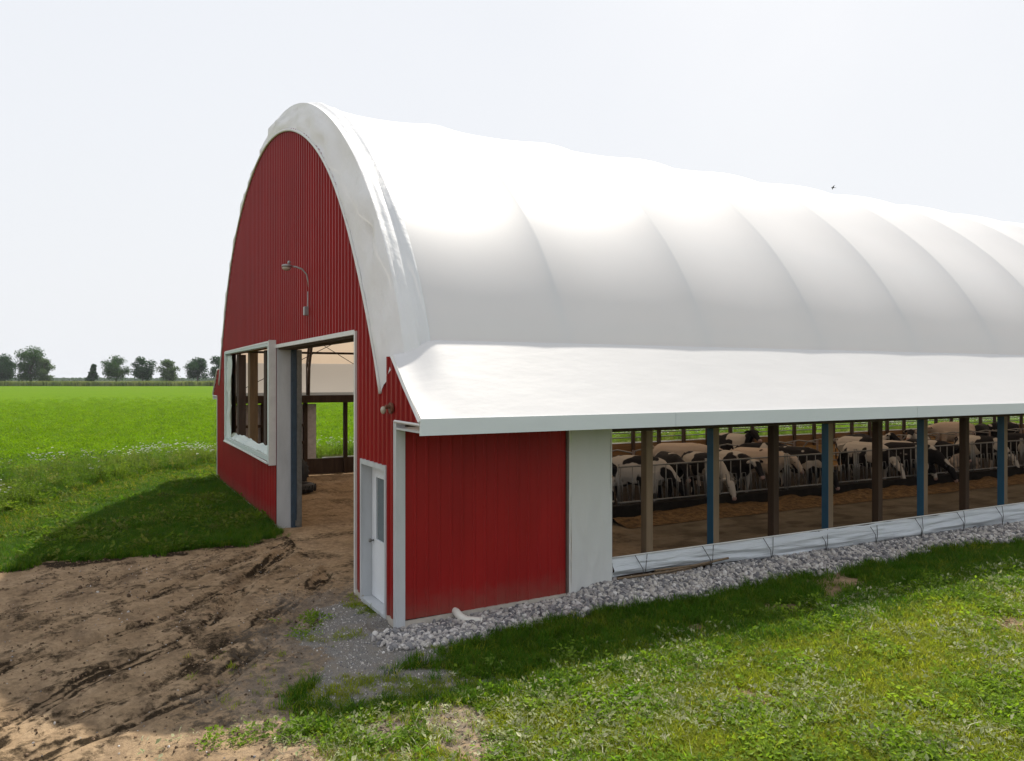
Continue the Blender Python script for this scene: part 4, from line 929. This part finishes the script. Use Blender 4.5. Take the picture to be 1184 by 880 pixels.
# grass left of the barn up to the weedy strip
lb = (-30, 2, 4, 31)
x, y, r = sample(420000, lb, lambda x, y: (1-bare(x, y))*(~inside(x, y))*np.minimum(1, (17/dist(x, y))**1.5)*(1-.8*weed_mask(x, y))*(y > 6.3), 5)
place('meadow_grass', x, y, r, cD, 5, .45, 1.25, 'short grass between the drive and the weedy strip left of the barn', 'grass', growth=.12)
x, y, r = sample(90000, (-40, 60, 6, 34), lambda x, y: weed_mask(x, y)*(~inside(x, y))*np.clip(.6+.8*fbm(x*.7, y*.7, 3, 105), .2, 1)*.6*np.minimum(1, (24/dist(x, y))**1.2)*(y > 7.5), 6)
place('tall_weeds', x, y, r, cF, 4, .55, 1.35, 'strip of tall tangled weeds between lawn and field', 'weeds')
x, y, r = sample(60000, (-40, 60, 10, 31), lambda x, y: weed_mask(x, y)*(~inside(x, y))*(np.clip(1.5*fbm(x*.5, y*.5, 3, 106)-.1, 0, 1)*.10+sst(22.4, 23.6, y)*sst(-9, -2, x)*.30*np.clip(.6+fbm(x*.5, y*.5, 2, 107), 0.1, 1)), 7)
place('white_wildflowers', x, y, r, cG, 3, .7, 1.25, 'white flowering weeds along the edge of the bright green field', 'flowers')
x, y, r = sample(1000000, (-110, 150, 16, 175), lambda x, y: field_mask(x, y)*(~inside(x, y))*np.minimum(1, (34/dist(x, y))**1.6)*.8*sst(185, 60, dist(x, y)), 8)
place('field_crop', x, y, r, cE, 4, .8, 1.3, 'bright green low crop covering the flat field', 'crop', growth=.20)
x, y, r = sample(160000, lb, lambda x, y: (1-bare(x, y))*(~inside(x, y))*np.minimum(1, (17/dist(x, y))**1.5)*(1-weed_mask(x, y))*sst(4.2, 1.6, y*0+np.abs(y-1.2-np.interp(x, [p[0] for p in WEEDLO], [p[1]-1.5 for p in WEEDLO])))*sst(5, 9, y), 15)
place('yellow_grass', x, y, r, cH, 5, .8, 1.7, 'grass beside the tall weeds, coloured yellowish as if sunlit', 'grass', growth=.12)
x, y, r = sample(90000, lb, lambda x, y: (1-bare(x, y))*(~inside(x, y))*np.minimum(1, (17/dist(x, y))**1.5)*np.clip(1.8*fbm(x*.9, y*.9, 4, 140)+.25, 0, 1)*sst(6, 7.5, y), 16)
place('meadow_weeds', x, y, r, cB2, 3, .8, 2.0, 'leafy weeds among the grass left of the barn', 'weeds', .3)
# straggling tufts on the gravel and drive
x, y, r = sample(60000, (-5, 3, -5, 8), lambda x, y: np.clip(1.9*fbm(x*1.1, y*1.1, 4, 108)-.02, 0, 1)*1.0*np.maximum(grav_mask(x, y), .25*sst(-3.2, -.8, x)*sst(2.5, .5, y))*(~inside(x, y))*(1-stone_mask(x, y)), 9)
place('gravel_weeds', x, y, r, cA, 5, .4, 1.0, 'sparse tufts of grass in the gravel round the barn corner', 'grass')
# big leafy clump at the edge of the drive
cl = [(-1.95, -2.62), (-1.7, -2.85), (-1.55, -3.1), (-1.2, -3.35), (-2.75, -2.45), (-2.6, -2.5), (-1.35, 0.3), (-1.0, .9)]
xs_ = []; ys_ = []; r = np.random.default_rng(10)
for (a, b), n_ in zip(cl, (44, 40, 34, 40, 12, 10, 14, 20)): xs_ += list(r.normal(a, .16, n_)); ys_ += list(r.normal(b, .10, n_))
place('drive_weeds', np.array(xs_), np.array(ys_), r, cB, 5, .6, 1.25, 'bright leafy weeds at the edge of the drive in front', 'weeds', .3)
# river stones
def stone(seed):
    r = np.random.default_rng(seed); bm = bmesh.new(); bmesh.ops.create_icosphere(bm, subdivisions=2, radius=.5); s_ = r.uniform(.65, 1.2, 3); s_[2] *= .75
    for v in bm.verts:
        c = np.array(v.co); f_ = 1+.16*math.sin(c[0]*5+seed)*math.cos(c[1]*4+seed*2)+.10*math.sin(c[2]*9+c[0]*3+seed*3)+r.normal(0, .03); v.co = Vector(c*s_*f_)
    me = bpy.data.meshes.new('stone'); bm.to_mesh(me); bm.free(); me.materials.append(M['stone']); return me
cS = variant_col('stone', [stone(s_) for s_ in range(8)])
x, y, r = sample(60000, (-.7, 30, -1.6, -.02), lambda x, y: stone_mask(x, y)*np.minimum(1, (14/dist(x, y))**1.2), 11)
n = len(x); z = height(x, y)+r.uniform(-.01, .04, n); s = r.uniform(.035, .095, n)*(1+.25*(r.random(n) > .93))*(1+.2*np.clip(dist(x, y)-12, 0, 20)/10); print('stones', n)
scatter('river_stones', np.stack([x, y, z], 1), r.uniform(0, 6.28, (n, 3)), s, r.integers(0, 8, n), cS, 'bank of loose grey and white river stones along the barn wall', 'stones')
x, y, r = sample(60000, (-5, 3, -5.5, 6), lambda x, y: (~inside(x, y))*(grav_mask(x, y)*.55+dirt_mask(x, y)*.012)*(1-stone_mask(x, y)), 12)
n = len(x); z = height(x, y)+.003; s = r.uniform(.008, .026, n)*(1+1.0*(r.random(n) > .97)); print('gravel', n)
scatter('gravel', np.stack([x, y, z], 1), r.uniform(0, 6.28, (n, 3)), s, r.integers(0, 8, n), cS, 'fine grey gravel round the barn corner and on the drive', 'gravel')
# clods on the churned drive
k = NT('soil_clod'); k.set(.95, 0, .1); oi = k.new('ShaderNodeObjectInfo').outputs['Random']; k.col(k.ramp(oi, (0, (.06, .042, .028)), (.6, (.16, .11, .07)), (1, (.30, .21, .14)))); M['clod'] = k.m
cK = variant_col('clod', [stone(s_+20) for s_ in range(5)])
for o in cK.objects: o.data.materials.clear(); o.data.materials.append(M['clod'])
x, y, r = sample(90000, (-9, 1, -6, 8), lambda x, y: (~inside(x, y))*dirt_mask(x, y)*(1-grav_mask(x, y))*(.04+.55*mud_mask(x, y)*np.clip(fbm(x*2, y*2, 3, 120)+.25, 0, 1)), 13)
n = len(x); s = r.uniform(.010, .04, n)*(1+1.1*(r.random(n) > .97)); print('clods', n)
scatter('soil_clods', np.stack([x, y, height(x, y)+.002], 1), r.uniform(0, 6.28, (n, 3)), s, r.integers(0, 5, n), cK, 'crumbled dark soil clods along the wheel ruts of the drive', 'soil')
